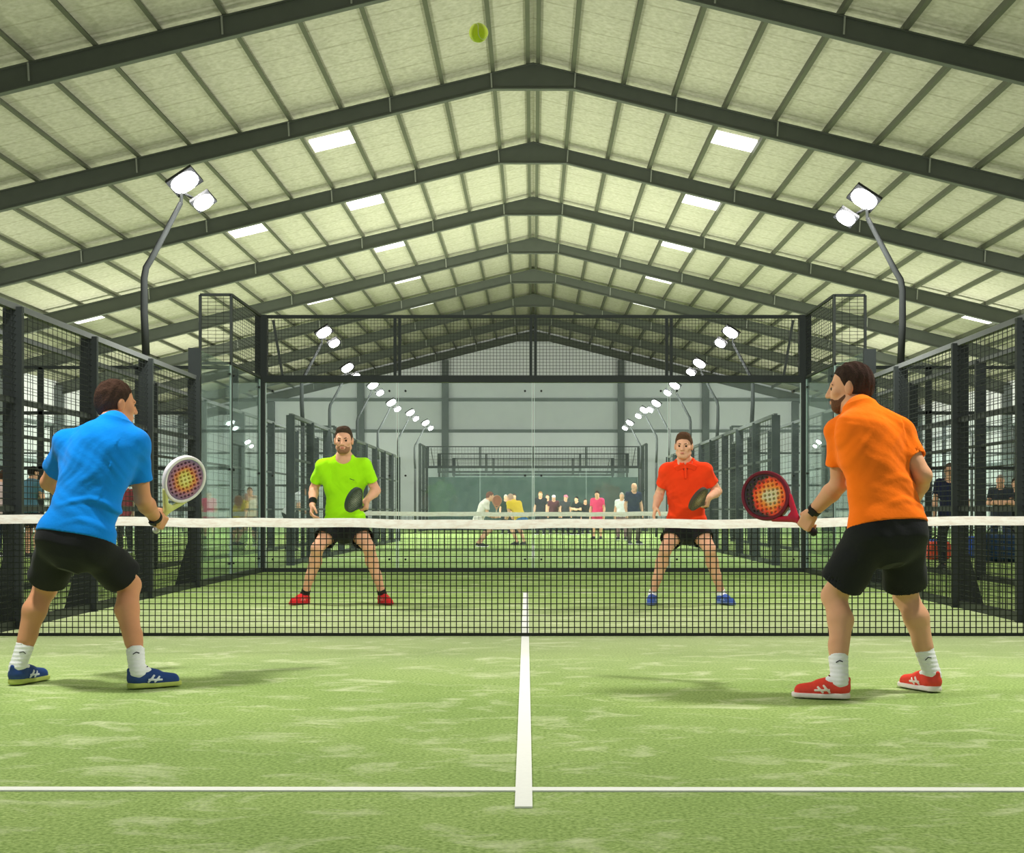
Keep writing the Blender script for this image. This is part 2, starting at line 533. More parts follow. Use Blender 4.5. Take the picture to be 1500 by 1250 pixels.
floor_line(-0.030, 4.19, -0.085, 15.05, 0.056, 0.006)
floor_line(-XW + .1, 4.475, XW - .1, 4.448, 0.055, 0.005)
floor_line(-XW + .1, 15.1, XW - .1, 15.1, 0.05, 0.005)
floor_line(0, 26.0, 0, 36.5, 0.06)
floor_line(-XW + .1, 26.0, XW - .1, 26.0, 0.06)


# ------------------------------------------------------------------- nets
def padel_net(y, half, label, cell, w, bw, mid=0.868, end=0.905):
    top = lambda x: mid + (end - mid) * (x / half) ** 2

    t = empty('padel_net', (0, y, 0))
    tag(t, label, 'net')
    v, f = [], []
    nxs = round(2 * half / cell)
    xs = np.linspace(-half, half, nxs + 1)
    zs = np.arange(0.03, mid - bw, cell)
    st = [(x, 0, 0.02) for x in xs] + [(-half, 0.0015, z) for z in zs]
    en = [(x, 0, top(x) - .03) for x in xs] + [(half, 0.0015, z) for z in zs]
    vv, ff = strands(st, en, w)
    link('netting', np_mesh('netting', vv, ff), M['net'], t)
    bb = MB()
    nseg = 60; prof = [(-.011, 0), (.011, 0), (.013, -.035), (.012, -bw), (-.012, -bw), (-.013, -.035)]
    vs = []
    for k in range(nseg + 1):
        x = -half + 2 * half * k / nseg
        dz = 0.004 * math.sin(x * 3.1) + .003 * math.sin(x * 8.3)
        vs += [[x, py, top(x) + pz + dz] for py, pz in prof]
    fs = [[k * 6 + q, k * 6 + (q + 1) % 6, (k + 1) * 6 + (q + 1) % 6, (k + 1) * 6 + q] for k in range(nseg) for q in range(6)]
    bb.add(vs, fs)
    bb.build('headband', M['band'], t)
    bb = MB(); bb.tube([(-half, 0, 0.018), (half, 0, 0.018)], 0.009, 6)
    bb.build('bottom_cord', M['net'], t)
    for sx in (-1, 1):
        bb = MB(); bb.tube([(sx * (half + .02), 0, 0), (sx * (half + .02), 0, .93)], 0.03, 12)
        bb.build('net_post', M['post'], t, smooth=True)
    return t


padel_net(9.8, 4.0, 'black padel net with white headband across the whole court', 0.0435, 0.0062, 0.066)
padel_net(31.0, 3.98, 'distant net seen through the glass back wall', 0.09, 0.006, 0.10, mid=0.885, end=0.905)


# ------------------------------------------------------ fences and glass
def glass_panel(parent, o, u, h, bolts=True, gm=None):
    """a tempered pane from corner o along horizontal vector u, height h, with polished edges and bolts"""
    o = np.array(o, float); u = np.array(u, float); L = np.linalg.norm(u); d = u / L
    n = np.array([-d[1], d[0], 0]); t = 0.006
    bb = MB()
    a, c = o + d * .012, o + u - d * .012
    for (p, q, mi) in ((a + d * .008, c - d * .008, 0), (a, a + d * .008, 1), (c - d * .008, c, 1)):
        z = np.array([0, 0, h])
        v = [p - n * t, q - n * t, q + n * t, p + n * t, p - n * t + z, q - n * t + z, q + n * t + z, p + n * t + z]
        bb.add(v, BOXF, mi)
    g = bb.build('glass_panel', [gm or (M['glass'] if bolts else M['glass_far']), M['glass_edge']], parent)
    if bolts:
        for fa in (0.06, 0.94):
            for fz in (0.05, 0.5, 0.955):
                p = o + u * fa + np.array([0, 0, h * fz])
                b2 = MB(); b2.tube([p - n * .02, p + n * .02], 0.016, 10)
                b2.build('bolt', M['bolt'], g)
    return g


def flared_post(parent, x, y, h, side, w=0.15, dep=0.05, flare=0.16):
    """fence post: flat steel web across the fence line, with a gusset flaring outward at the foot"""
    bb = MB()
    bb.box([x - w / 2, y - dep / 2, 0], [x + w / 2, y + dep / 2, h])
    p = bb.build('post', M['post'], parent)
    b2 = MB()
    x0 = x + side * w / 2
    y0, y1 = y - dep / 2 + .004, y + dep / 2 - .004
    v = [[x0, y0, 0], [x0 + side * flare, y0, 0], [x0, y0, .55], [x0, y1, 0], [x0 + side * flare, y1, 0], [x0, y1, .55]]
    b2.add(v, [[0, 1, 2], [5, 4, 3], [0, 3, 4, 1], [1, 4, 5, 2], [2, 5, 3, 0]])
    b2.build('foot_gusset', M['post'], p)
    return p


def side_fence(side, label, ys, y_end, top=2.54, cell=(0.115, 0.05), w=0.0048, glass_to=None):
    """mesh side fence along x = side*XW: posts, kerb, rails and one wire panel per bay; then tall glass panes"""
    X = side * XW
    t = empty('side_fence', (X, ys[0], 0))
    tag(t, label, 'fence')
    ox = 0
    base = ys[0]

    def L(y):
        return y - base
    for y in ys:
        flared_post(t, 0, L(y), top, side)
    ya, yb = L(ys[0]), L(ys[-1])
    bb = MB(); bb.box([-.03, ya, 0], [.03, L(y_end), .07]); bb.build('kerb_rail', M['post'], t)
    for z in (0.95, 1.80):
        bb = MB(); bb.box([-.02, ya, z - .02], [.02, yb, z + .02]); bb.build('mid_rail', M['rail'], t)
    bb = MB(); bb.box([-.03, ya, top - .025], [.03, yb, top + .025]); bb.build('top_rail', M['toprail'], t)
    for a, c in zip(ys[:-1], ys[1:]):
        wire_mesh('wire_mesh', (-side * .026, L(a), .08), (0, c - a, 0), (0, 0, top - .1), cell, w, M['wire'], t)
    if glass_to:
        g0 = ys[-1]
        hgt = 2.90
        flared_post(t, 0, L(g0) + .03, hgt, side, flare=.1)
        half = (g0 + glass_to) / 2
        for a, c in ((g0 + .05, half), (half, glass_to - .06)):
            glass_panel(t, (-side * .0, L(a), .07), (0, c - a, 0), hgt - .07, bolts=True)
        # upper mesh above the last pane, with a short return
        zt = 3.86
        wire_mesh('wire_mesh', (0, L(half), hgt + .03), (0, glass_to - half - .08, 0), (0, 0, zt - hgt - .03), cell, w, M['wire'], t)
        wire_mesh('wire_mesh', (0, L(half), hgt + .03), (side * .42, 0, 0), (0, 0, zt - hgt - .03), cell, w, M['wire'], t)
        bb = MB(); bb.bar((0, L(half), 0.07), (0, L(half), zt), .035, .035); bb.build('upright', M['rail'], t)
        bb = MB(); bb.bar((side * .42, L(half), hgt), (side * .42, L(half), zt), .035, .035); bb.build('upright', M['rail'], t)
        for z in (hgt + .03, zt):
            bb = MB(); bb.bar((0, L(half), z), (0, L(glass_to) - .08, z), .035, .035)
            bb.build('top_rail', M['rail'], t)
            bb = MB(); bb.bar((0, L(half), z), (side * .42, L(half), z), .035, .035)
            bb.build('top_rail', M['rail'], t)
    return t


BW = 20.1     # back glass wall
LP = [6.6, 8.55, 10.5, 12.3, 14.1, 16.1]
RP = [7.4, 9.2, 11.1, 12.8, 14.85, 16.2]
side_fence(-1, 'black wire mesh side fence behind the man in blue, ending in tall glass panes', LP, BW - .05, glass_to=BW - .05)
side_fence(1, 'black wire mesh side fence behind the man in orange, ending in tall glass panes', RP, BW - .05, glass_to=BW - .05)


def back_wall(y, label, cell, w, bolts, ztop=3.88, screen=False, half=XW):
    t = empty('glass_back_wall', (0, y, 0))
    tag(t, label, 'wall')
    xs = np.linspace(-half, half, 5)
    for sx in (-1, 1):
        bb = MB(); bb.box([sx * half - .05, -.05, 0], [sx * half + .05, .05, 2.94]); bb.build('corner_post', M['post'], t)
        bb = MB(); bb.box([sx * half - .09, -.05, 2.94], [sx * half + .09, .05, ztop]); bb.build('corner_post', M['post'], t)
    bb = MB(); bb.box([-half - .09, -.06, 2.86], [half + .09, .06, 2.96]); bb.build('crossbeam', M['post'], t)
    bb = MB(); bb.box([-half, -.03, 0], [half, .03, .05]); bb.build('bottom_rail', M['post'], t)
    bb = MB(); bb.box([-half, -.025, ztop - .05], [half, .025, ztop]); bb.build('top_rail', M['post'], t)
    for k in range(4):
        x0, x1 = xs[k], xs[k + 1]
        if k == 0: x0 += .05
        if k == 3: x1 -= .05
        glass_panel(t, (x0, 0, .05), (x1 - x0, 0, 0), 2.81, bolts=bolts)
        wire_mesh('wire_mesh', (x0, 0, 2.97), (x1 - x0, 0, 0), (0, 0, ztop - 3.0), cell, w, M['wire'], t)
    for x in xs[1:4]:
        for dx in (-.035, .035):
            bb = MB(); bb.box([x + dx - .022, -.028, 2.96], [x + dx + .022, .028, ztop - .05]); bb.build('upright', M['post'], t)
    for sx in (-1, 1):
        bb = MB(); bb.bar((sx * (half - .18), -.03, ztop - .08), (sx * (half - .32), -.03, 2.97), .035, .035)
        bb.build('corner_brace', M['rail'], t)
    if screen:
        bb = MB(); bb.box([-half, .07, .05], [half, .09, 2.45]); bb.build('windscreen', M['windscreen'], t)
    return t


back_wall(BW, 'glass back wall of four panes with black mesh above, behind the two facing players', 0.05, 0.0045, True)
back_wall(61.5, 'distant glass back wall with green windscreen before the white end wall', 0.14, 0.008, False, ztop=3.88, screen=True, half=4.9)


back_wall(69.5, 'second distant framed glass wall, showing just above the green windscreen', 0.3, 0.008, False, ztop=3.88, half=4.9)
back_wall(75.5, 'third distant framed glass wall, the last before the white end wall', 0.3, 0.008, False, ztop=3.88, half=4.5)


def far_fence(side, label, y0, y1, n, X, top=2.54, cell=(0.25, 0.1), w=0.006, pw=0.14, rails=(0.95, 1.8)):
    t = empty('side_fence', (side * X, y0, 0))
    tag(t, label, 'fence')
    ys = np.linspace(0, y1 - y0, n + 1)
    for y in ys:
        bb = MB(); bb.box([-pw / 2, y - .03, 0], [pw / 2, y + .03, top]); bb.build('post', M['post'], t)
    for z in rails:
        bb = MB(); bb.box([-.02, 0, z - .02], [.02, ys[-1], z + .02]); bb.build('mid_rail', M['rail'], t)
    bb = MB(); bb.box([-.03, 0, top - .03], [.03, ys[-1], top + .03]); bb.build('top_rail', M['toprail'], t)
    bb = MB(); bb.box([-.03, 0, 0], [.03, ys[-1], .07]); bb.build('kerb_rail', M['post'], t)
    for a, c in zip(ys[:-1], ys[1:]):
        wire_mesh('wire_mesh', (.0, a, .08), (0, c - a, 0), (0, 0, top - .1), cell, w, M['wire'], t)
    return t


far_fence(-1, 'mesh fence of second court, seen through glass beside the man in lime green', 22.5, 40.4, 9, XW)
far_fence(1, 'mesh fence of second court, seen through glass beside the man in red polo', 22.5, 40.4, 9, XW)
far_fence(-1, 'dark posted fence of the neighbouring court beyond the man in blue', 14.7, 40.0, 8, 6.0, top=2.94, cell=(0.4, 0.14))
far_fence(1, 'dark posted fence of the neighbouring court beyond the man in orange', 14.7, 40.0, 8, 6.0, top=2.94, cell=(0.4, 0.14))
far_fence(-1, 'distant tall court fence near the end wall, beyond man in lime green', 57.6, 61.35, 2, 4.9, top=3.8, cell=(.4, .2), w=.008, pw=.12)
far_fence(1, 'distant tall court fence near the end wall, beyond man in red polo', 57.6, 61.35, 2, 4.9, top=3.8, cell=(.4, .2), w=.008, pw=.12)


def cross_fence(x0, x1, y, n, label, top=3.88):
    t = empty('cross_fence', (x0, y, 0)); tag(t, label, 'fence')
    xs = np.linspace(0, x1 - x0, n + 1)
    for x in xs:
        bb = MB(); bb.box([x - .06, -.03, 0], [x + .06, .03, top]); bb.build('post', M['post'], t)
    for z in (1.8, 2.94, top):
        bb = MB(); bb.box([0, -.03, z - .035], [xs[-1], .03, z + .035]); bb.build('rail', M['post'], t)
    for a, c in zip(xs[:-1], xs[1:]):
        glass_panel(t, (a + .06, 0, .03), (c - a - .12, 0, 0), 2.85, bolts=False)
    return t


cross_fence(-14.2, -6.15, 27.5, 4, 'framed glass end wall of the neighbouring court beyond the man in blue')
cross_fence(6.15, 14.2, 27.5, 4, 'framed glass end wall of the neighbouring court beyond the man in orange')
cross_fence(-19.5, -7.0, 47.0, 5, 'distant framed glass wall near the white side cladding, past the man in blue')
cross_fence(7.0, 19.5, 47.0, 5, 'distant framed glass wall near the white side cladding, past the man in orange')


# ---------------------------------------------------------------- floodlights
def unit(v):
    v = np.array(v, float)
    return v / np.linalg.norm(v)


def lamp_head(parent, c, n, r=(0.17, 0.13)):
    """flat LED floodlight at c shining along n"""
    n = unit(n); x = unit(np.cross(n, (0, 1, 0.2))); y = np.cross(n, x)
    bb = MB()
    rings = []
    for (k, off) in ((.55, -.09), (1.0, -.03), (1.0, .015)):
        rings.append([c + x * (sx * r[0] * k) + y * (sy * r[1] * k) + n * off for sx, sy in ((-1, -1), (1, -1), (1, 1), (-1, 1))])
    v = [p for rg in rings for p in rg]
    f = [[0, 1, 2, 3]] + [[a * 4 + q, (a + 1) * 4 + q, (a + 1) * 4 + (q + 1) % 4, a * 4 + (q + 1) % 4] for a in range(2) for q in range(4)] + [[11, 10, 9, 8]]
    bb.add(v, f)
    h = bb.build('lamp_head', M['lamp'], parent)
    b2 = MB()
    nseg = 20; rad = []
    for k in range(nseg):
        t = 2 * math.pi * k / nseg
        ct, s_ = math.cos(t), math.sin(t)
        q = (abs(ct) ** 2.6 + abs(s_) ** 2.6) ** (-1 / 2.6)
        rad.append((ct * q * .93, s_ * q * .93))
    v = [c + x * (a * r[0]) + y * (b_ * r[1]) + n * .016 for a, b_ in rad] + [c + x * (a * r[0] * .9) + y * (b_ * r[1] * .9) + n * .04 for a, b_ in rad]
    f = [[k, (k + 1) % nseg, nseg + (k + 1) % nseg, nseg + k] for k in range(nseg)] + [[nseg + k for k in range(nseg)], list(range(nseg))[::-1]]
    b2.add(v, f)
    b2.build('lens', M['lens'], h)


LAMP_W = 620.0


def mast(side, y, label, z0=2.575, group=None, scale=1.0, xb=XW, foot=False):
    t = empty('floodlight_mast', (side * xb, y, z0))
    tag(t, label, 'floodlight', group)
    i = -side
    bb = MB()
    pts = [(0, 0, 0), (-i * .02, 0, .45), (-i * .02, 0, .82), (i * .0, 0, .93), (i * .06, 0, 1.03), (i * .37, 0, 1.62)]
    if foot:
        bb.tube([(0, 0, -z0), (0, 0, 0)], .042, 12)
    bb.tube(pts, [.042, .040, .037, .036, .034, .026], 12)
    bb.build('pole', M['pole'], t, smooth=True)
    bb = MB(); bb.tube([(i * .37, .0, 1.60), (i * .38, 0, 1.77)], .018, 8); bb.tube([(i * .33, 0.02, 1.76), (i * .62, 0.02, 1.60)], .016, 8)
    bb.build('cross_arm', M['pole'], t, smooth=True)
    nrm = np.array([i * .35, -.62, -.70])
    lamp_head(t, np.array([i * .42, -.05, 1.83]), nrm, (0.16, 0.115))
    lamp_head(t, np.array([i * .62, -.05, 1.62]), nrm, (0.115, 0.085))
    ld = bpy.data.lights.new('floodlight', 'POINT')
    ld.energy = LAMP_W * scale
    ld.shadow_soft_size = 0.18
    ld.color = (1.0, 0.985, 0.95)
    lo = bpy.data.objects.new('floodlight', ld); COL.objects.link(lo)
    lo.visible_glossy = False      # the lens itself is what shows in reflections
    lo.location = (side * xb + i * .85, y - .62, z0 + 1.25)
    return t


mast(-1, 14.1, 'bent floodlight mast with two lamps on the fence above the man in blue')
mast(1, 14.85, 'bent floodlight mast with two lamps on the fence above the man in orange')
NEARL = [mast(-1, 7.4, 'nearest floodlight mast on the side fence beside the man in blue', scale=1.25), mast(1, 7.7, 'nearest floodlight mast on the side fence beside the man in orange', scale=1.25)]
XBS = {-1: [4.5, 4.95, 4.87, 5.0, 4.8, 4.7], 1: [4.27, 4.35, 4.35, 4.42, 4.27, 4.27]}
lst = {-1: [26, 32.5, 37, 43, 47.5, 53], 1: [26, 31.5, 37, 43.3, 46.2, 53]}
ordn = ['first', 'second', 'third', 'fourth', 'fifth', 'sixth']
for sd, who in ((-1, 'man in lime green'), (1, 'man in red polo')):
    for k, y in enumerate(lst[sd]):
        mast(sd, y, '%s floodlight mast counting back beyond glass wall, on side of %s' % (ordn[k], who),
             group='floodlights of the further courts', xb=XBS[sd][k], foot=True, scale=0.9 if y < 41 else 1.8)

for sd, who in ((-1, 'man in blue'), (1, 'man in orange')):
    for k, y in enumerate((24.5, 35.0, 45.5, 57.0, 68.0)):
        mast(sd, y, '%s floodlight mast counting back on neighbouring court, beyond %s' % (ordn[k], who),
             group='floodlights of the neighbouring courts', xb=15.0, foot=True, scale=0.9 if y < 40 else 2.0)

# ============================================================ figures
# bodies, clothes, shoes and rackets are modelled as signed distance fields and polygonised (surface nets)


def V(*a):
    return np.array(a, float)


class Field:
    def __init__(s, lo, hi, vox):
        s.vox = vox
        s.lo = np.array(lo, float) - 3 * vox
        n = np.ceil((np.array(hi, float) + 3 * vox - s.lo) / vox).astype(int) + 1
        s.n = n
        s.ax = [(s.lo[i] + vox * np.arange(n[i])).astype(np.float32) for i in range(3)]
        s.F = np.full(tuple(n), 0.2, np.float32)

    def win(s, lo, hi, pad):
        sl, cs = [], []
        for i in range(3):
            a = int(max(0, math.floor((lo[i] - pad - s.lo[i]) / s.vox)))
            b_ = int(min(s.n[i], math.ceil((hi[i] + pad - s.lo[i]) / s.vox) + 1))
            if b_ <= a:
                return None, None
            sl.append(slice(a, b_))
            sh = [1, 1, 1]; sh[i] = b_ - a
            cs.append(s.ax[i][a:b_].reshape(sh))
        return tuple(sl), cs

    def add(s, prim, k=0.02, off=0.0):
        fn, lo, hi = prim
        sl, P = s.win(lo, hi, k + abs(off) + 4 * s.vox)
        if sl is None: return s
        d = fn(*P) - off
        f = s.F[sl]
        if k > 1e-6:
            h = np.maximum(k - np.abs(f - d), 0) / k
            s.F[sl] = np.minimum(f, d) - h * h * k * 0.25
        else:
            s.F[sl] = np.minimum(f, d)
        return s

    def sub(s, prim, k=0.004, off=0.0):
        fn, lo, hi = prim
        sl, P = s.win(lo, hi, k + abs(off) + 2 * s.vox)
        if sl is None: return s
        d = -(fn(*P) - off)
        f = s.F[sl]
        if k > 1e-6:
            h = np.maximum(k - np.abs(f - d), 0) / k
            s.F[sl] = np.maximum(f, d) + h * h * k * 0.25
        else:
            s.F[sl] = np.maximum(f, d)
        return s

    def grid(s):
        return [s.ax[i].reshape([-1 if j == i else 1 for j in range(3)]) for i in range(3)]

    def pick(s, m):
        i = np.nonzero(m)
        return i, [s.ax[k][i[k]].astype(np.float64) for k in range(3)]

    def clip(s, fn):
        i, P = s.pick(s.F < 0.03)
        s.F[i] = np.maximum(s.F[i], fn(*P)); return s

    def warp(s, fn):
        i, P = s.pick(np.abs(s.F) < 0.03)
        s.F[i] = s.F[i] + fn(*P); return s

    def mesh(s, name, origin):
        F = s.F; n = F.shape
        ins = F < 0
        c = np.zeros(tuple(k - 1 for k in n), np.uint8)
        for dx in (0, 1):
            for dy in (0, 1):
                for dz in (0, 1):
                    c += ins[dx:n[0] - 1 + dx, dy:n[1] - 1 + dy, dz:n[2] - 1 + dz]
        act = np.argwhere((c > 0) & (c < 8))
        idx = np.full(c.shape, -1, np.int32)
        idx[act[:, 0], act[:, 1], act[:, 2]] = np.arange(len(act))
        acc = np.zeros((len(act), 3)); cnt = np.zeros(len(act))
        cor = [(0, 0, 0), (1, 0, 0), (0, 1, 0), (1, 1, 0), (0, 0, 1), (1, 0, 1), (0, 1, 1), (1, 1, 1)]
        val = [F[act[:, 0] + a, act[:, 1] + b_, act[:, 2] + d] for a, b_, d in cor]
        for i, j in ((0, 1), (2, 3), (4, 5), (6, 7), (0, 2), (1, 3), (4, 6), (5, 7), (0, 4), (1, 5), (2, 6), (3, 7)):
            m = (val[i] < 0) != (val[j] < 0)
            t = np.where(m, val[i] / np.where(m, val[i] - val[j], 1), 0)
            p = np.array(cor[i])[None] + t[:, None] * (np.array(cor[j]) - np.array(cor[i]))[None]
            acc += np.where(m[:, None], p, 0); cnt += m
        pos = s.lo + (act + acc / np.maximum(cnt, 1)[:, None]) * s.vox
        quads = []
        for ax in range(3):
            o1, o2 = [(1, 2), (2, 0), (0, 1)][ax]
            sl0 = [slice(1, -1)] * 3; sl1 = [slice(1, -1)] * 3
            sl0[ax] = slice(0, n[ax] - 1); sl1[ax] = slice(1, n[ax])
            a = ins[tuple(sl0)]; b_ = ins[tuple(sl1)]
            e = np.argwhere(a != b_)
            flip = b_[e[:, 0], e[:, 1], e[:, 2]]
            off = np.ones(3, int); off[ax] = 0
            e = e + off
            def g(d1, d2):
                q = e.copy(); q[:, o1] -= d1; q[:, o2] -= d2
                return idx[q[:, 0], q[:, 1], q[:, 2]]
            Q = np.stack([g(1, 1), g(0, 1), g(0, 0), g(1, 0)], 1)
            Q[flip] = Q[flip][:, ::-1]
            quads.append(Q)
        Q = np.concatenate(quads)
        Q = Q[(Q >= 0).all(1)]
        return np_mesh(name, pos - np.array(origin), Q, smooth=True)


def cone(a, b_, ra, rb):
    a = np.array(a, float); b_ = np.array(b_, float)
    ba = b_ - a; q = float(ba @ ba) + 1e-12; r = max(ra, rb)

    def fn(X, Y, Z):
        px, py, pz = X - a[0], Y - a[1], Z - a[2]
        t = np.clip((px * ba[0] + py * ba[1] + pz * ba[2]) / q, 0, 1)
        return np.sqrt((px - t * ba[0]) ** 2 + (py - t * ba[1]) ** 2 + (pz - t * ba[2]) ** 2) - (ra + (rb - ra) * t)
    return fn, np.minimum(a, b_) - r, np.maximum(a, b_) + r


def ell(c, r, R=None):
    c = np.array(c, float); r = np.array(r, float)
    R = np.eye(3) if R is None else np.array(R, float)   # rows are the axes

    def fn(X, Y, Z):
        px, py, pz = X - c[0], Y - c[1], Z - c[2]
        q = [px * R[i, 0] + py * R[i, 1] + pz * R[i, 2] for i in range(3)]
        k0 = np.sqrt((q[0] / r[0]) ** 2 + (q[1] / r[1]) ** 2 + (q[2] / r[2]) ** 2)
        k1 = np.sqrt((q[0] / r[0] ** 2) ** 2 + (q[1] / r[1] ** 2) ** 2 + (q[2] / r[2] ** 2) ** 2) + 1e-9
        return k0 * (k0 - 1) / k1
    m = r.max()
    return fn, c - m, c + m


def rbox(c, h, rd, R):
    c = np.array(c, float); h = np.array(h, float); R = np.array(R, float)

    def fn(X, Y, Z):
        px, py, pz = X - c[0], Y - c[1], Z - c[2]
        q = [np.abs(px * R[i, 0] + py * R[i, 1] + pz * R[i, 2]) - (h[i] - rd) for i in range(3)]
        return np.sqrt(np.maximum(q[0], 0) ** 2 + np.maximum(q[1], 0) ** 2 + np.maximum(q[2], 0) ** 2) + np.minimum(np.maximum(q[0], np.maximum(q[1], q[2])), 0) - rd
    m = np.linalg.norm(h)
    return fn, c - m, c + m


def sweep(p0, u, l, f, L, prof, bulge=0.0, grow=0.0):
    """torso: elliptic sections along the spine; prof rows are (t, half width, half depth, forward offset)"""
    ts = np.array([q[0] for q in prof]); aa = np.array([q[1] for q in prof]) + grow
    bb_ = np.array([q[2] for q in prof]) + grow; oo = np.array([q[3] for q in prof])
    # round the sections off between the given ones
    td = np.linspace(ts[0], ts[-1], 160); kr = np.exp(-np.linspace(-2, 2, 17) ** 2); kr /= kr.sum()
    sm = lambda q: np.convolve(np.pad(np.interp(td, ts, q), 8, mode='edge'), kr, 'valid')
    aa, bb_, oo = sm(aa), sm(bb_), sm(oo); t_lo, t_hi = ts[0], ts[-1]; ts = td

    def fn(X, Y, Z):
        px, py, pz = X - p0[0], Y - p0[1], Z - p0[2]
        t = (px * u[0] + py * u[1] + pz * u[2]) / L
        x = px * l[0] + py * l[1] + pz * l[2]
        y = px * f[0] + py * f[1] + pz * f[2]
        a = np.interp(t, ts, aa); b2 = np.interp(t, ts, bb_); o = np.interp(t, ts, oo)
        y = y - o - bulge * 4 * np.clip(t, 0, 1) * (1 - np.clip(t, 0, 1))
        d = (np.sqrt((x / a) ** 2 + (y / b2) ** 2) - 1) * np.minimum(a, b2)
        return np.maximum(d, np.maximum(ts[0] - t, t - ts[-1]) * L)
    ends = [p0 + u * L * ts[0], p0 + u * L * ts[-1]]
    return fn, np.minimum(*ends) - .3, np.maximum(*ends) + .3


def cut_cone(a, b_, ra, rb, t1):
    """a cone whose far end is cut square at t1"""
    fn, lo, hi = cone(a, b_, ra, rb)
    a = np.array(a, float); ba = np.array(b_, float) - a; Ln = np.linalg.norm(ba); dr = ba / Ln

    def g(X, Y, Z):
        t = (X - a[0]) * dr[0] + (Y - a[1]) * dr[1] + (Z - a[2]) * dr[2] - t1 * Ln
        return np.maximum(fn(X, Y, Z), t)
    return g, lo, hi


SKIN, CLOTH, HAIR = {}, {}, {}


def skin_mat(key, col):
    if key not in SKIN:
        SKIN[key] = mat('skin_' + key, col, 0.5, noise=0.10, scale=14, spec=0.35, sub=0.12, bump=0.08, bscale=160)
    return SKIN[key]


def cloth_mat(key, col, rough=0.75, noise=0.06, sheen=0.05):
    if key not in CLOTH:
        CLOTH[key] = mat('cloth_' + key, col, rough, noise=noise, scale=9, spec=0.25, bump=0.12, bscale=70, sheen=sheen)
    return CLOTH[key]


def hair_mat(key, col):
    if key not in HAIR:
        HAIR[key] = mat('hair_' + key, col, 0.65, noise=0.45, scale=90, spec=0.3, bump=0.7, bscale=160)
    return HAIR[key]


def orth(f, u):
    f = unit(f); u = np.array(u, float); u = unit(u - (u @ f) * f)
    return f, u, np.cross(u, f)      # forward, up, left


def hand_prims(F, wrist, a, n, th, curl=(25, 55, 75), thumb=0.5, sc=1.0, vox=0.005):
    """palm, four fingers of different lengths and a thumb leaving the side of the palm"""
    a, n, th = unit(a), unit(n), unit(th)
    P = lambda i, j, k: wrist + sc * (a * i + th * j + n * k)
    F.add(rbox(P(.052, .0, .002), V(.046, .040, .0145) * sc, .013 * sc, [a, th, n]), .018)
    F.add(cone(P(.018, .022, .010), P(.05, .036, .014), .017 * sc, .013 * sc), .012)
    segs = [(.030, (.043, .027, .021), 0, .0098), (.0105, (.047, .030, .023), 3, .0100), (-.0095, (.043, .028, .022), 6, .0095), (-.028, (.034, .021, .019), 10, .0085)]
    for j, ln, ex, r in segs:
        p = P(.090 if j > -.02 else .083, j, 0.0)
        sp = -0.06 + 0.10 * (j / .03)
        for q, L_ in enumerate(ln):
            t = math.radians(curl[q] + ex)
            d = unit(a * math.cos(t) + n * math.sin(t) + th * sp * (1 if q == 0 else .3))
            e = p + d * L_ * sc
            F.add(cone(p, e, r * sc * (1 - .09 * q), r * sc * (.93 - .09 * q)), .004)
            p = e
    p = P(.028, .036, .010)
    for dr, L_, r in ((a * .62 + th * (.75 - .3 * thumb) + n * (.2 + .5 * thumb), .044, .0125), (a * (.8 - .2 * thumb) + th * (.35 - .45 * thumb) + n * (.15 + .75 * thumb), .034, .0112), (a * (.9 - .4 * thumb) + th * (.1 - .5 * thumb) + n * (.1 + .8 * thumb), .026, .0098)):
        e = p + unit(dr) * L_ * sc
        F.add(cone(p, e, r * sc, r * sc * .9), .006)
        p = e


TORSO = [(-.22, .05, .045, .0), (-.15, .105, .085, -.005), (-.08, .158, .112, -.012), (.05, .166, .118, -.014), (.20, .158, .108, .0), (.40, .146, .100, .008),
         (.62, .160, .112, .004), (.80, .168, .112, -.004), (.92, .130, .088, -.012), (1.0, .075, .062, -.008), (1.05, .055, .055, 0.0)]
SHIRT = [(-.30, .184, .138, -.008), (-.12, .186, .138, -.010), (.05, .182, .134, -.010), (.20, .170, .122, .0), (.40, .164, .116, .005),
         (.62, .174, .124, .004), (.80, .180, .124, -.004), (.92, .140, .098, -.012), (1.0, .080, .072, -.008), (1.03, .070, .066, 0.0)]


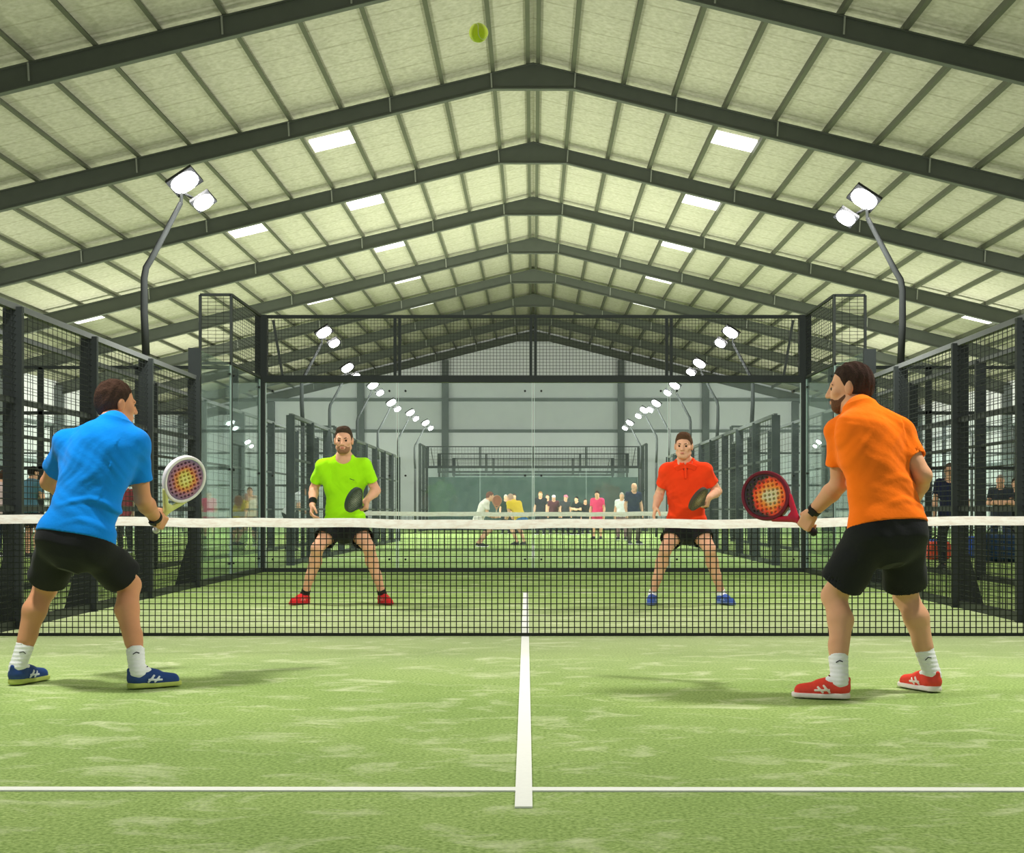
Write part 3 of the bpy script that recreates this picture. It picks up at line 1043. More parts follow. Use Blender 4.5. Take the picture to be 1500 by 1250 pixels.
def head_prims(F, H, neck, sc=1.0, detail=True):
    c, f, u, l = H['c'], H['f'], H['u'], H['l']
    P = lambda x, y, z: c + sc * (l * x + f * y + u * z)
    R = [l, f, u]
    F.add(cone(neck - u * .02, P(0, -.022, -.055), .062 * sc, .058 * sc), .035)
    F.add(ell(P(0, -.014, .034), V(.076, .098, .086) * sc, R), .03)
    F.add(ell(P(0, .022, -.030), V(.062, .073, .082) * sc, R), .03)
    F.add(ell(P(0, .052, -.090), V(.036, .033, .026) * sc, R), .03)
    for s_ in (-1, 1):
        F.add(cone(P(s_ * .052, .0, -.062), P(s_ * .028, .05, -.088), .018 * sc, .018 * sc), .03)
        F.add(ell(P(s_ * .044, .060, -.018), V(.022, .022, .020) * sc, R), .02)
        F.add(ell(P(s_ * .0785, -.008, -.004), V(.011, .021, .033) * sc, R), .006)
    if detail:
        F.add(cone(P(-.034, .080, .021), P(.034, .080, .021), .012 * sc, .012 * sc), .016)
        for s_ in (-1, 1):
            F.sub(ell(P(s_ * .031, .097, .002), V(.017, .012, .011) * sc, R), .010)
        F.add(cone(P(0, .090, .014), P(0, .110, -.030), .0085 * sc, .0125 * sc), .012)
        for s_ in (-1, 1):
            F.add(ell(P(s_ * .012, .098, -.034), V(.009, .010, .008) * sc, R), .006)
        F.add(ell(P(0, .088, -.060), V(.024, .012, .006) * sc, R), .008)
        F.add(ell(P(0, .087, -.069), V(.021, .011, .006) * sc, R), .008)
        F.sub(ell(P(0, .102, -.0645), V(.022, .008, .0018) * sc, R), .004)


def build_person(label, J, look, vox=0.005, group=None, wr=None):
    """one standing figure from its joints; the body is one continuous mesh, clothes and hair are its children"""
    base = np.array([J['ankL'][0] / 2 + J['ankR'][0] / 2, J['ankL'][1] / 2 + J['ankR'][1] / 2, 0.0])
    pel, neck = J['pel'], J['neck']
    u = unit(neck - pel); L = np.linalg.norm(neck - pel)
    f, u2, l = orth(u, J['face'])     # 'f' here is the spine direction
    u, f, l = f, u2, -l
    l = np.cross(u, f); l = -l if (J['shL'] - J['shR']) @ l < 0 else l
    sc = J.get('sc', 1.0); wsc = J.get('wsc', 1.0)
    H = dict(J['head']); H['f'], H['u'], H['l'] = orth(H['f'], H['u'])
    hs = H.get('sc', sc)
    pts = np.array([J[k] for k in ('pel', 'neck', 'shL', 'shR', 'elL', 'elR', 'wrL', 'wrR', 'kneeL', 'kneeR', 'ankL', 'ankR')] + [H['c']])
    lo, hi = pts.min(0) - .24, pts.max(0) + .24
    lo[2] = max(lo[2], 0.005)
    lo[2] = 0.005
    detail = vox < 0.008
    prof = [(t, a * wsc, b2 * wsc, o) for t, a, b2, o in TORSO]
    sprof = [(t, a * wsc, b2 * wsc, o) for t, a, b2, o in SHIRT]
    bulge = J.get('bulge', -.02)
    hipL, hipR = J.get('hipL', pel + l * .09 * sc), J.get('hipR', pel - l * .09 * sc)
    B = Field(lo, hi, vox)
    B.add(sweep(pel, u, l, f, L, prof, bulge), .03)
    for s_ in 'LR':
        sh, el, wrp, hip, kn, an = J['sh' + s_], J['el' + s_], J['wr' + s_], (hipL if s_ == 'L' else hipR), J['knee' + s_], J['ank' + s_]
        B.add(cone(neck - u * .01, sh + u * .015, .050 * sc, .050 * sc), .05)
        B.add(cone(pel + u * L * .72 + (sh - neck) * .55, sh, .075 * sc, .055 * sc), .05)
        m = sh + (el - sh) * .45
        B.add(cone(sh, m, .056 * sc, .051 * sc), .03); B.add(cone(m, el, .051 * sc, .041 * sc), .02)
        m = el + (wrp - el) * .28
        B.add(cone(el, m, .041 * sc, .046 * sc), .02); B.add(cone(m, wrp, .046 * sc, .029 * sc), .015)
        B.add(ell(hip - f * .03 + u * .01, V(.078, .080, .085) * sc), .05)
        m = hip + (kn - hip) * .45
        B.add(cone(hip, m, .092 * sc, .080 * sc), .04); B.add(cone(m, kn, .080 * sc, .057 * sc), .03)
        B.add(ell(kn + f * .018 * sc, V(.046, .046, .05) * sc), .03)
        sd = unit(an - kn); bk = -J.get('toe' + s_)
        bk = unit(bk - (bk @ sd) * sd)
        m = kn + (an - kn) * .30 + bk * .022 * sc
        B.add(cone(kn, m, .054 * sc, .060 * sc), .025); B.add(cone(m, kn + (an - kn) * .66 + bk * .008, .060 * sc, .043 * sc), .02)
        B.add(cone(kn + (an - kn) * .6, an, .044 * sc, .033 * sc), .02)
        td = unit(V(J['toe' + s_][0], J['toe' + s_][1], 0))
        B.add(cone(an, V(an[0], an[1], .045) + td * .12, .036, .026), .03)
        hd = J['hand' + s_]
        if detail:
            hand_prims(B, wrp + hd['a'] * -.008, hd['a'], hd['n'], hd['th'], hd.get('curl', (25, 55, 75)), hd.get('thumb', .5), hs, vox)
        else:
            B.add(rbox(wrp + unit(hd['a']) * .07, V(.075, .038, .017), .015, [unit(hd['a']), unit(hd['th']), unit(hd['n'])]), .02)
    head_prims(B, H, neck, hs, True)
    body = link('person', B.mesh('body', base), look['skin'], loc=base)
    tag(body, label, 'person', group)

    # ---- shirt
    S = Field(lo, hi, vox)
    S.add(sweep(pel, u, l, f, L, sprof, bulge), .02)
    for s_ in 'LR':
        sh, el = J['sh' + s_], J['el' + s_]
        S.add(cone(neck - u * .022, sh + u * .014, .056 * sc, .062 * sc), .05)
        S.add(ell((hipL if s_ == 'L' else hipR) - f * .03 + u * .01, V(.108, .110, .114) * sc), .05)
        S.add(cone(pel + u * L * .70 + (sh - neck) * .55, sh, .088 * sc, .068 * sc), .05)
        S.add(cut_cone(sh, el, .068 * sc, look.get('sleeve_r', .064) * sc, look.get('sleeve', .72)), .025)
    if detail or True:
        ph = rng.uniform(0, 6, 12)

        def wrinkles(X, Y, Z):
            px, py, pz = X - pel[0], Y - pel[1], Z - pel[2]
            t = (px * u[0] + py * u[1] + pz * u[2]) / L
            x = px * l[0] + py * l[1] + pz * l[2]; y = px * f[0] + py * f[1] + pz * f[2]
            zz = t * L
            w1 = x + .020 * np.sin(13 * zz + ph[0]) + .012 * np.sin(29 * zz + 11 * y + ph[1])
            w2 = zz + .030 * np.sin(9 * x + ph[2]) + .016 * np.sin(19 * x + 7 * y + ph[3])
            low = np.exp(-((t - .25) / .14) ** 2); up_ = np.clip((t - .15) * 3, 0, 1)
            # soft drapes falling diagonally from the shoulders, and gathers above the hem
            d1 = np.sin(38 * w1 + 21 * zz * np.sign(np.sin(5 * x + .6)) + ph[4]); d2 = np.sin(23 * w1 - 30 * w2 + ph[5])
            g = np.sin(52 * w2 + 12 * x + ph[6]); g2 = np.sin(33 * w2 - 16 * x + ph[7])
            return -(.0042 * up_ * (d1 * np.abs(d1) * (.5 + .5 * np.sin(9 * zz + ph[8])) + .8 * d2 * np.abs(d2)) +
                     low * (.0100 * np.maximum(g, 0) ** 2 * (.5 + .5 * np.sin(10 * x + ph[9])) + .0072 * g2 * np.abs(g2) * (.5 + .5 * np.sin(8 * x + ph[10]))))
        S.warp(wrinkles)
    hem = look.get('hem', -.10)
    tilt = look.get('hem_tilt', 0.0)
    S.clip(lambda X, Y, Z: hem * L - ((X - pel[0]) * u[0] + (Y - pel[1]) * u[1] + (Z - pel[2]) * u[2]) + tilt * ((X - pel[0]) * l[0] + (Y - pel[1]) * l[1] + (Z - pel[2]) * l[2]))
    nu = unit(H['c'] - neck)
    S.add(cone(neck - u * .035, neck + nu * .004 - f * .004, .082 * hs, .070 * hs), .03)
    S.sub(cone(neck + nu * .022 + f * .012, neck + nu * .2 + f * .02, .064 * hs, .075 * hs), .004)
    S.sub(ell(neck + f * .055 + u * .012, V(.070, .075, .055) * hs, [l, f, u]), .004)
    if look.get('vneck'):
        S.sub(ell(neck + f * .085 - u * .02, V(.03, .07, .05), [l, f, u]), .004)
    for s_ in 'LR':    # the opening of each sleeve
        sh, el = J['sh' + s_], J['el' + s_]; t = look.get('sleeve', .72)
        S.sub(cone(sh + (el - sh) * (t - .06), sh + (el - sh) * (t + .2), (look.get('sleeve_r', .064) - .007) * sc, (look.get('sleeve_r', .064) - .007) * sc), 0)
    shirt = link('shirt', S.mesh('shirt', base), look['shirt'], body)
    if look.get('collar'):
        C = Field(neck - .16, neck + .16, .004)
        C.add(cone(neck - nu * .012 + f * .010, neck + nu * .034 + f * .008, .084 * hs, .071 * hs), 0)
        C.sub(cone(neck - nu * .1 + f * .01, neck + nu * .2 + f * .016, .069 * hs, .064 * hs), .003)
        C.clip(lambda X, Y, Z: (X - neck[0]) * nu[0] + (Y - neck[1]) * nu[1] + (Z - neck[2]) * nu[2] - .045)
        C.clip(lambda X, Y, Z: -((X - neck[0]) * nu[0] + (Y - neck[1]) * nu[1] + (Z - neck[2]) * nu[2]) - .03)
        C.sub(ell(neck + f * .10 - u * .01, V(.018, .06, .08), [l, f, u]), .004)
        for s_ in (-1, 1):
            w1 = unit(l * s_ * .85 - u * .40 - f * .25)
            C.add(rbox(neck + f * .088 + l * s_ * .054 - u * .030, V(.054, .010, .027) * hs, .008, [w1, unit(f - (f @ w1) * w1), np.cross(w1, unit(f - (f @ w1) * w1))]), .006)
        link('collar', C.mesh('collar', base), look['shirt'], shirt)
        C = Field(neck - .3, neck + .3, .005)
        C.add(cone(neck + f * .105 - u * .02, neck + f * .128 - u * .13, .012, .012), .01)
        link('placket', C.mesh('placket', base), look['shirt'], shirt)

    # ---- shorts (or trousers)
    T = Field(lo, hi, vox)
    T.add(sweep(pel, u, l, f, L, [(-.25, .05 * wsc, .05 * wsc, .0), (-.17, .125 * wsc, .10 * wsc, -.005), (-.08, .168 * wsc, .122 * wsc, -.012), (.06, .166 * wsc, .120 * wsc, -.012), (.13, .156 * wsc, .112 * wsc, 0)], bulge), .02)
    leg = look.get('leg', .74)
    for s_ in 'LR':
        hip, kn, an = (hipL if s_ == 'L' else hipR), J['knee' + s_], J['ank' + s_]
        T.add(ell(hip - f * .03 + u * .01, V(.086, .090, .094) * sc), .09)
        if leg <= 1:
            T.add(cut_cone(hip, kn, .106 * sc, look.get('leg_r', .106) * sc, leg), .045)
        else:
            T.add(cone(hip, kn, .103 * sc, .075 * sc), .03)
            T.add(cut_cone(kn, an, .076 * sc, .066 * sc, .97), .02)
    hem, tilt = look.get('hem', -.10), look.get('hem_tilt', 0.0)
    T.clip(lambda X, Y, Z: (X - pel[0]) * u[0] + (Y - pel[1]) * u[1] + (Z - pel[2]) * u[2] - (hem + .006) * L - tilt * ((X - pel[0]) * l[0] + (Y - pel[1]) * l[1] + (Z - pel[2]) * l[2]))
    if detail:
        q = rng.uniform(0, 6, 4)

        def wr2(X, Y, Z):
            return -.0035 * np.sin(38 * Z + 22 * X + 2 * np.sin(14 * X + q[0]) + q[1]) * np.sin(16 * Y + 9 * X + q[2])
        T.warp(wr2)
    if leg <= 1:
        for s_ in 'LR':
            hip, kn = (hipL if s_ == 'L' else hipR), J['knee' + s_]
            r_ = (look.get('leg_r', .106) - .009) * sc
            T.sub(cone(hip + (kn - hip) * (leg - .09), hip + (kn - hip) * (leg + .25), r_, r_), 0)
            if look.get('slit') == s_:
                p = hip + (kn - hip) * leg
                T.sub(cone(p - l * .12 + f * .0, p - l * .12 - (kn - hip) * .12, .03, .008), 0)
    sh_ = link('shorts' if leg <= 1 else 'trousers', T.mesh('shorts', base), look['shorts'], body)
    # ---- socks and shoes
    for s_ in 'LR':
        an, kn, td = J['ank' + s_], J['knee' + s_], unit(V(J['toe' + s_][0], J['toe' + s_][1], 0))
        if look.get('sock') is not None and leg <= 1:
            K = Field(an - .2, an + .25, min(vox, .005)); dr = unit(kn - an)
            sk = look.get('sock_len', .12)
            K.add(cut_cone(an - dr * .02, an + dr * .2, .0405 * sc, .050 * sc, (sk + .02) / .22), 0)
            K.add(cone(an, V(an[0], an[1], .05) + td * .10, .043, .032), .01)
            K.warp(lambda X, Y, Z: .0012 * np.sin(300 * Z))
            so = link('sock', K.mesh('sock', base), look['sock'], body)
            if detail and look.get('sock_mark') is not None:
                side = unit(look['sock_mark'])
                side = unit(side - (side @ dr) * dr); w_ = np.cross(dr, side)
                c0 = an + dr * sk * .62 + side * .0445 * sc
                mbb = MB()
                mbb.bar(c0 - w_ * .016 - dr * .004, c0 + w_ * .002 + dr * .006, .004, .006, up=side)
                mbb.bar(c0 + w_ * .002 + dr * .006, c0 + w_ * .017 - dr * .001, .004, .006, up=side)
                me = mbb.build('sock_mark', M['logo'], so)
                for vtx in me.data.vertices: vtx.co -= Vector(base)
        x = V(td[1], -td[0], 0); z = V(0, 0, 1)
        h0 = V(an[0], an[1], 0) - td * .052
        P = lambda a, b2, c: h0 + x * a + td * b2 + z * c
        K = Field(h0 - V(.32, .32, 0), h0 + V(.32, .32, .2), min(vox, .005))
        K.add(cone(P(0, .045, .052), P(0, .13, .050), .041, .042), .01); K.add(cone(P(0, .13, .048), P(.006 * (1 if s_ == 'L' else -1), .238, .036), .044, .036), .02)
        K.add(cone(P(0, .050, .06), P(0, .053, .074), .045, .044), .02); K.add(cone(P(0, .078, .082), P(0, .15, .064), .036, .030), .02)
        K.add(cone(P(0, .03, .06), P(0, .012, .100), .026, .014), .015)
        K.sub(cone(an + V(0, 0, .01), an + (kn - an) * .4, .040, .047), .004)
        K.clip(lambda X, Y, Z: .018 - Z)
        shoe = link('shoe', K.mesh('shoe', base), look['shoe'], body)
        K = Field(h0 - V(.32, .32, 0), h0 + V(.32, .32, .1), min(vox, .004))
        for (a, c2, ra, rb) in (((0, .045), (0, .14), .045, .046), ((0, .14), (.006 * (1 if s_ == 'L' else -1), .245), .050, .042)):
            K.add(cone(P(a[0], a[1], .018), P(c2[0], c2[1], .018), ra, rb), .01)
        K.clip(lambda X, Y, Z: np.maximum(Z - (.030 + .010 * np.clip(((X - h0[0]) * -td[0] + (Y - h0[1]) * -td[1] + .12) / .12, 0, 1)), .008 - Z))
        link('sole', K.mesh('sole', base), look['sole'], shoe)
        if detail:
            K = Field(h0 - V(.32, .32, 0), h0 + V(.32, .32, .2), .004)
            for k in range(4):
                b0 = .095 + k * .024
                zc = .108 - k * .0105
                K.add(cone(P(-.026, b0, zc - .012), P(0, b0 + .004, zc - .001), .0042, .0042), .003); K.add(cone(P(0, b0 + .004, zc - .001), P(.026, b0, zc - .012), .0042, .0042), .003)
            K.add(cone(P(0, .09, .108), P(.024, .10, .118), .004, .004), .003); K.add(cone(P(0, .09, .108), P(-.022, .105, .120), .004, .004), .003)
            link('laces', K.mesh('laces', base), look['lace'], shoe)
            for side in (-1, 1):
                K = Field(h0 - V(.32, .32, 0), h0 + V(.32, .32, .2), .003)
                for (b0, c0, b1, c1) in ((.10, .035, .150, .070), (.125, .034, .165, .058), (.095, .062, .175, .044)):
                    K.add(cone(P(side * .030, b0, c0), P(side * .030, b1, c1), .0165, .0165), 0)
                # keep only what stands a hair proud of the upper
                G = Field(h0 - V(.32, .32, 0), h0 + V(.32, .32, .2), .003)
                G.add(cone(P(0, .045, .052), P(0, .13, .050), .041, .042), .01, off=.0025); G.add(cone(P(0, .13, .048), P(.006 * (1 if s_ == 'L' else -1), .238, .036), .044, .036), .02, off=.0025)
                K2 = Field(h0 - V(.32, .32, 0), h0 + V(.32, .32, .2), .003)
                for (b0, c0, b1, c1) in ((.098, .034, .132, .074), (.130, .034, .160, .066), (.098, .050, .175, .046)):
                    K2.add(rbox((P(side * .04, b0, c0) + P(side * .04, b1, c1)) / 2, V(np.hypot(b1 - b0, c1 - c0) / 2, .02, .0055), .003,
                                [unit(td * (b1 - b0) + z * (c1 - c0)), x, np.cross(unit(td * (b1 - b0) + z * (c1 - c0)), x)]), 0)
                K2.F = np.maximum(K2.F, G.F)
                if (K2.F < 0).any():
                    link('side_mark', K2.mesh('side_mark', base), look['shoe_mark'], shoe)

    # ---- hair, brows, eyes, beard
    c = H['c']; hf, hu, hl = H['f'], H['u'], H['l']
    hv = min(vox, .005) if detail else .009
    P = lambda x, y, z: c + hs * (hl * x + hf * y + hu * z)
    R = [hl, hf, hu]
    loc = lambda X, Y, Z: [((X - c[0]) * q[0] + (Y - c[1]) * q[1] + (Z - c[2]) * q[2]) / hs for q in (hl, hf, hu)]
    if look.get('hair') is not None:
        K = Field(c - .17, c + .17, hv)
        tp = look.get('hair_top', .012)
        K.add(ell(P(0, -.017, .036), V(.0805, .102, .087 + tp) * hs, R), 0)
        K.add(ell(P(0, -.038, -.002), V(.069, .076, .078) * hs, R), .02)
        if look.get('quiff'):
            K.add(ell(P(0, .026, .098), V(.064, .064, .036) * hs, R), .02)
        hy = [-.13, -.08, -.03, -.012, .012, .022, .040, .058, .075, .10, .12]
        hz = look.get('hairline', [-.066, -.066, -.050, -.022, -.006, .018, .054, .070, .077, .080, .084])

        def hl_cut(X, Y, Z):
            x, y, zz = loc(X, Y, Z)
            return (np.interp(y, hy, hz) - zz) * hs
        q = rng.uniform(0, 6, 4)

        def tuft(X, Y, Z):
            x, y, zz = loc(X, Y, Z)
            return -.0028 * np.sin(95 * x + 60 * zz + 2 * np.sin(50 * y + q[0])) * np.sin(80 * y + 35 * x + q[1]) - .002 * np.sin(170 * x + 120 * y + q[2])
        K.warp(tuft)
        K.clip(hl_cut)
        link('hair', K.mesh('hair', base), look['hair'], body)
    if look.get('cap') is not None:
        K = Field(c - .2, c + .2, hv)
        K.add(ell(P(0, -.012, .042), V(.088, .108, .092) * hs, R), 0)
        K.clip(lambda X, Y, Z: (.035 - loc(X, Y, Z)[2]) * hs)
        K.add(rbox(P(0, .125, .043), V(.065, .06, .007) * hs, .006, R), .008)
        link('cap', K.mesh('cap', base), look['cap'], body)
    if detail:
        if look.get('beard') is not None:
            K = Field(c - .17, c + .17, .004)
            o = look.get('beard_t', .004)
            K.add(ell(P(0, .022, -.030), V(.062, .073, .082) * hs, R), .03, off=o); K.add(ell(P(0, .052, -.090), V(.036, .033, .026) * hs, R), .03, off=o)
            for s_ in (-1, 1):
                K.add(cone(P(s_ * .052, .0, -.062), P(s_ * .028, .05, -.088), .018 * hs, .018 * hs), .03, off=o)

            def bc(X, Y, Z):
                x, y, zz = loc(X, Y, Z)
                top = np.interp(y, [-.02, .0, .02, .05, .07, .085, .12], [.0, .0, -.035, -.056, -.055, -.046, -.046])
                return np.maximum((zz - top) * hs, (look.get('beard_y', -.002) - y) * hs)
            K.clip(bc)
            K.sub(ell(P(0, .10, -.0645), V(.020, .03, .0085) * hs, R), .003)
            link('beard', K.mesh('beard', base), look['beard'], body)
        K = Field(c - .17, c + .17, .003)
        K.add(ell(P(0, .0905, -.060), V(.021, .0115, .0042) * hs, R), .002); K.add(ell(P(0, .0895, -.069), V(.019, .011, .005) * hs, R), .002)
        link('lips', K.mesh('lips', base), look['lips'], body)
        for s_ in (-1, 1):
            K = Field(c - .17, c + .17, .003)
            K.add(cone(P(s_ * .017, .0925, .0205), P(s_ * .034, .089, .0255), .0042 * hs, .0045 * hs), .002); K.add(cone(P(s_ * .034, .089, .0255), P(s_ * .047, .076, .020), .0045 * hs, .003 * hs), .002)
            link('eyebrow', K.mesh('eyebrow', base), look['brow'], body)
            # eyeball with an iris facing forward
            e0 = P(s_ * .031, .0785, .002) - base; r_ = .0115 * hs
            vs, fs, mi = [], [], []
            nu_, nv_ = 14, 10
            for a in range(nv_ + 1):
                for k in range(nu_):
                    th_, ph_ = math.pi * a / nv_, 2 * math.pi * k / nu_
                    vs.append(e0 + r_ * (hf * math.cos(th_) + math.sin(th_) * (hl * math.cos(ph_) + hu * math.sin(ph_))))
            for a in range(nv_):
                for k in range(nu_):
                    fs.append([a * nu_ + k, a * nu_ + (k + 1) % nu_, (a + 1) * nu_ + (k + 1) % nu_, (a + 1) * nu_ + k]); mi.append(1 if a < 4 else 0)
            eb = MB(); eb.v = [np.array(vs)]; eb.f = fs; eb.mi = mi; eb.n = len(vs)
            eb.build('eye', [M['eye_white'], M['eye_dark']], body, smooth=True)
    # ---- things worn on the wrists
    for nm, s_, length, rad, m_, face_n in look.get('wrist', []):
        wrp, el = J['wr' + s_], J['el' + s_]; d = unit(el - wrp)
        K = Field(wrp - .14, wrp + .14, .003)
        p = wrp + d * look.get('wrist_off', .018)
        K.add(cut_cone(p, p + d * length * 2, rad, rad * 1.04, .5), 0)
        K.clip(lambda X, Y, Z: -((X - p[0]) * d[0] + (Y - p[1]) * d[1] + (Z - p[2]) * d[2]))
        band = link(nm, K.mesh(nm, base), m_, body)
        if face_n is not None:
            K = Field(wrp - .14, wrp + .14, .003)
            nn = unit(face_n); nn = unit(nn - (nn @ d) * d)
            K.add(rbox(p + d * length * .5 + nn * (rad + .003), V(.019, .019, .007), .005, [d, np.cross(nn, d), nn]), 0)
            link('watch_case', K.mesh('watch_case', base), M['black_rubber'], band)
    if look.get('chest_mark'):
        lx, lt = look['chest_mark']
        p = pel + u * L * lt + l * lx + f * (.150 * wsc)
        mbb = MB(); w_ = l
        mbb.bar(p - w_ * .022 + u * .008 - base, p - base, .004, .012, up=f); mbb.bar(p - base, p + w_ * .024 - u * .006 - base, .004, .010, up=f)
        mbb.build('chest_print', M['logo'], shirt)
    return body


# ------------------------------------------------------------------ rackets
def racket(label, butt, axis, width, frame_m, face_m, grip_m, group=None, bridge_m=None, size=1.0, foot=.455):
    y = unit(axis); x = np.array(width, float); x = unit(x - (x @ y) * y); z = np.cross(x, y)
    t = empty('padel_racket')
    t.matrix_world = Matrix(((x[0], y[0], z[0], butt[0]), (x[1], y[1], z[1], butt[1]), (x[2], y[2], z[2], butt[2]), (0, 0, 0, 1)))
    t.scale = (size, size, size)
    tag(t, label, 'racket', group)
    lo, hi = V(-.16, -.02, -.035), V(.16, .49, .035)
    C = .325; RX, RY = .128, .138

    def e2(X, Y, g=0.0):
        a, b2 = RX - g, RY - g
        yy = Y - C
        xx = X * (1 + .9 * np.clip(-yy, 0, .2) * .6)
        k0 = np.sqrt((xx / a) ** 2 + (yy / b2) ** 2); k1 = np.sqrt((xx / a ** 2) ** 2 + (yy / b2 ** 2) ** 2) + 1e-9
        return k0 * (k0 - 1) / k1

    def ext(fn, h, rd):
        def g(X, Y, Z):
            d = fn(X, Y) + rd; w = np.abs(Z) - h + rd
            return np.minimum(np.maximum(d, w), 0) + np.sqrt(np.maximum(d, 0) ** 2 + np.maximum(w, 0) ** 2) - rd
        return g, lo, hi
    F = Field(lo, hi, .003)
    F.add(ext(lambda X, Y: np.maximum(e2(X, Y), -e2(X, Y, .020)) + 0 * Y, .019, .007), 0)
    fr = link('frame', F.mesh('frame', (0, 0, 0)), frame_m, t)
    F = Field(lo, hi, .003)
    for s_ in (-1, 1):
        F.add(cone((s_ * .010, .130, 0), (s_ * .070, .222, 0), .015, .016), .01)
    F.add(cone((0, .10, 0), (0, .148, 0), .017, .019), .012)
    F.sub(ext(lambda X, Y: e2(X, Y, .002), .05, .002), 0)
    link('throat', F.mesh('throat', (0, 0, 0)), bridge_m or frame_m, t)
    F = Field(lo, hi, .0025)
    F.add(ext(lambda X, Y: e2(X, Y, .019), .0165, .003), 0)
    sp = .0235

    def holes(X, Y):
        yy = Y - C
        a = (X + yy) / (sp * math.sqrt(2)); b2 = (X - yy) / (sp * math.sqrt(2))
        da = (a - np.round(a)) * sp; db = (b2 - np.round(b2)) * sp
        return np.maximum(np.sqrt(da ** 2 + db ** 2) - .0072, e2(X, Y, .030))
    F.sub(ext(holes, .05, .0), 0)
    link('face', F.mesh('face', (0, 0, 0)), face_m, t)
    F = Field(lo, hi, .003)
    F.add(cone((0, .004, 0), (0, .125, 0), .0165, .0155), 0); F.add(cone((0, .0, 0), (0, .010, 0), .019, .0185), .006)
    F.warp(lambda X, Y, Z: .0008 * np.sin(240 * Y + 60 * X))
    link('grip', F.mesh('grip', (0, 0, 0)), grip_m, t)
    return t


def grip_hand(side, forearm, axis):
    """hand frame closing round a handle that runs along axis"""
    th = unit(axis); a = unit(np.array(forearm) - (np.array(forearm) @ th) * th)
    n = np.cross(th, a) if side == 'R' else np.cross(a, th)
    return dict(a=a, n=n, th=th, curl=(62, 128, 185), thumb=.9)


def loose_hand(side, a, n, curl=(22, 45, 60)):
    a = unit(a); n = np.array(n, float); n = unit(n - (n @ a) * a)
    th = np.cross(a, n) if side == 'R' else np.cross(n, a)
    return dict(a=a, n=n, th=th, curl=curl, thumb=.35)


def grip_centre(wrist, hd, sc=1.0):
    return wrist - hd['a'] * .008 + hd['a'] * .092 * sc + hd['n'] * .028 * sc


skin_a = skin_mat('tan', RGB(206, 146, 108))
skin_b = skin_mat('olive', RGB(214, 160, 124))
skin_d = skin_mat('fair', RGB(224, 170, 138))
skin_c = skin_mat('light', RGB(226, 178, 146))
lips = mat('lip_skin', RGB(188, 112, 96), 0.45, noise=.05)
black_cloth = cloth_mat('black', RGB(30, 30, 33), .8)

# --------------------------------------------------------- the four players
def ank(px, d):
    return V((px - CX) * d / FPX, d, 0.10)


# man in blue, seen from behind
J = dict(pel=PX(113, 793, 6.98), neck=PX(168, 622, 7.14), shL=PX(99, 651, 7.17), shR=PX(198, 652, 7.12), face=V(.18, .97, -.1),
         elL=PX(71, 707, 7.35), wrL=PX(126, 735, 7.52), elR=PX(209, 732, 7.2), wrR=PX(230, 762, 7.40),
         kneeL=PX(66, 862, 7.24), kneeR=PX(189, 857, 7.22), ankL=ank(26, 7.14), ankR=ank(201, 6.98),
         toeL=V(.30, .95, 0), toeR=V(.86, .5, 0), wsc=1.08, sc=1.03, bulge=-.035)
axis = unit(V(.45, .12, .88))
J['handR'] = grip_hand('R', J['wrR'] - J['elR'], axis)
J['handL'] = loose_hand('L', V(.6, .7, .1), V(.3, -.2, .9), (30, 50, 60))
J['head'] = dict(c=PX(170.5, 593, 7.24), f=V(.74, .66, -.06), u=V(.10, .05, 1), sc=1.02)
hair_brown = hair_mat('dark_brown', RGB(62, 44, 36))
look = dict(skin=skin_a, shirt=cloth_mat('blue', RGB(8, 126, 214)), shorts=black_cloth, sock=M['white_cloth'], sock_mark=V(.35, -1, 0),
            shoe=mat('navy_shoe_mesh', RGB(38, 66, 124), .6, noise=.2, scale=60), sole=mat('lime_sole', RGB(178, 190, 96), .6),
            lace=mat('navy_lace', RGB(24, 32, 56), .8), shoe_mark=mat('white_shoe_print', RGB(222, 226, 232), .5), hair=hair_brown, brow=hair_brown, lips=lips,
            hem=.015, hem_tilt=-.05, sleeve=.66, leg=.76, leg_r=.108, slit='R',
            wrist=[('watch', 'R', .028, .038, M['black_rubber'], V(-.2, -.7, -.5))])
blue = build_person('man in bright blue shirt and black shorts seen from behind, holding a white racket', J, look)
gc = grip_centre(J['wrR'], J['handR'], 1.02)
racket('white framed padel racket with yellow and purple face held by man in blue', gc - axis * .055, axis, V(.66, .72, -.34),
       mat('white_racket_frame', RGB(232, 226, 224), .35), print_mat('blue_man_face', [(0, RGB(236, 230, 150)), (.26, RGB(226, 206, 110)), (.42, RGB(226, 140, 84)), (.56, RGB(176, 118, 140)), (.85, RGB(112, 100, 134))], 0.0, .325, .145),
       mat('white_grip', RGB(206, 204, 196), .8), bridge_m=mat('lime_throat', RGB(206, 208, 130), .4))

# man in orange, seen from behind
J = dict(pel=PX(1298, 782, 6.70), neck=PX(1260, 600, 6.88), shL=PX(1231, 634, 6.95), shR=PX(1315, 636, 6.82), face=V(-.36, .93, -.1),
         elL=PX(1229, 710, 7.0), wrL=PX(1188, 753, 7.13), elR=PX(1352, 697, 6.72), wrR=PX(1334, 742, 6.95),
         kneeL=PX(1222, 873, 6.80), kneeR=PX(1327, 873, 6.93), ankL=ank(1230, 6.60), ankR=ank(1365, 6.86),
         toeL=V(-.97, .22, 0), toeR=V(-.42, .9, 0), wsc=1.10, sc=1.05, bulge=-.04)
axis = unit(V(-.165, .13, .145))
J['handL'] = grip_hand('L', J['wrL'] - J['elL'], axis)
J['handR'] = loose_hand('R', V(-.5, .8, -.1), V(-.3, .1, .9), (30, 50, 60))
J['head'] = dict(c=PX(1245, 570, 6.97), f=V(-.92, .38, -.02), u=V(-.04, .02, 1), sc=1.06)
hair_dark = hair_mat('near_black_brown', RGB(54, 38, 33))
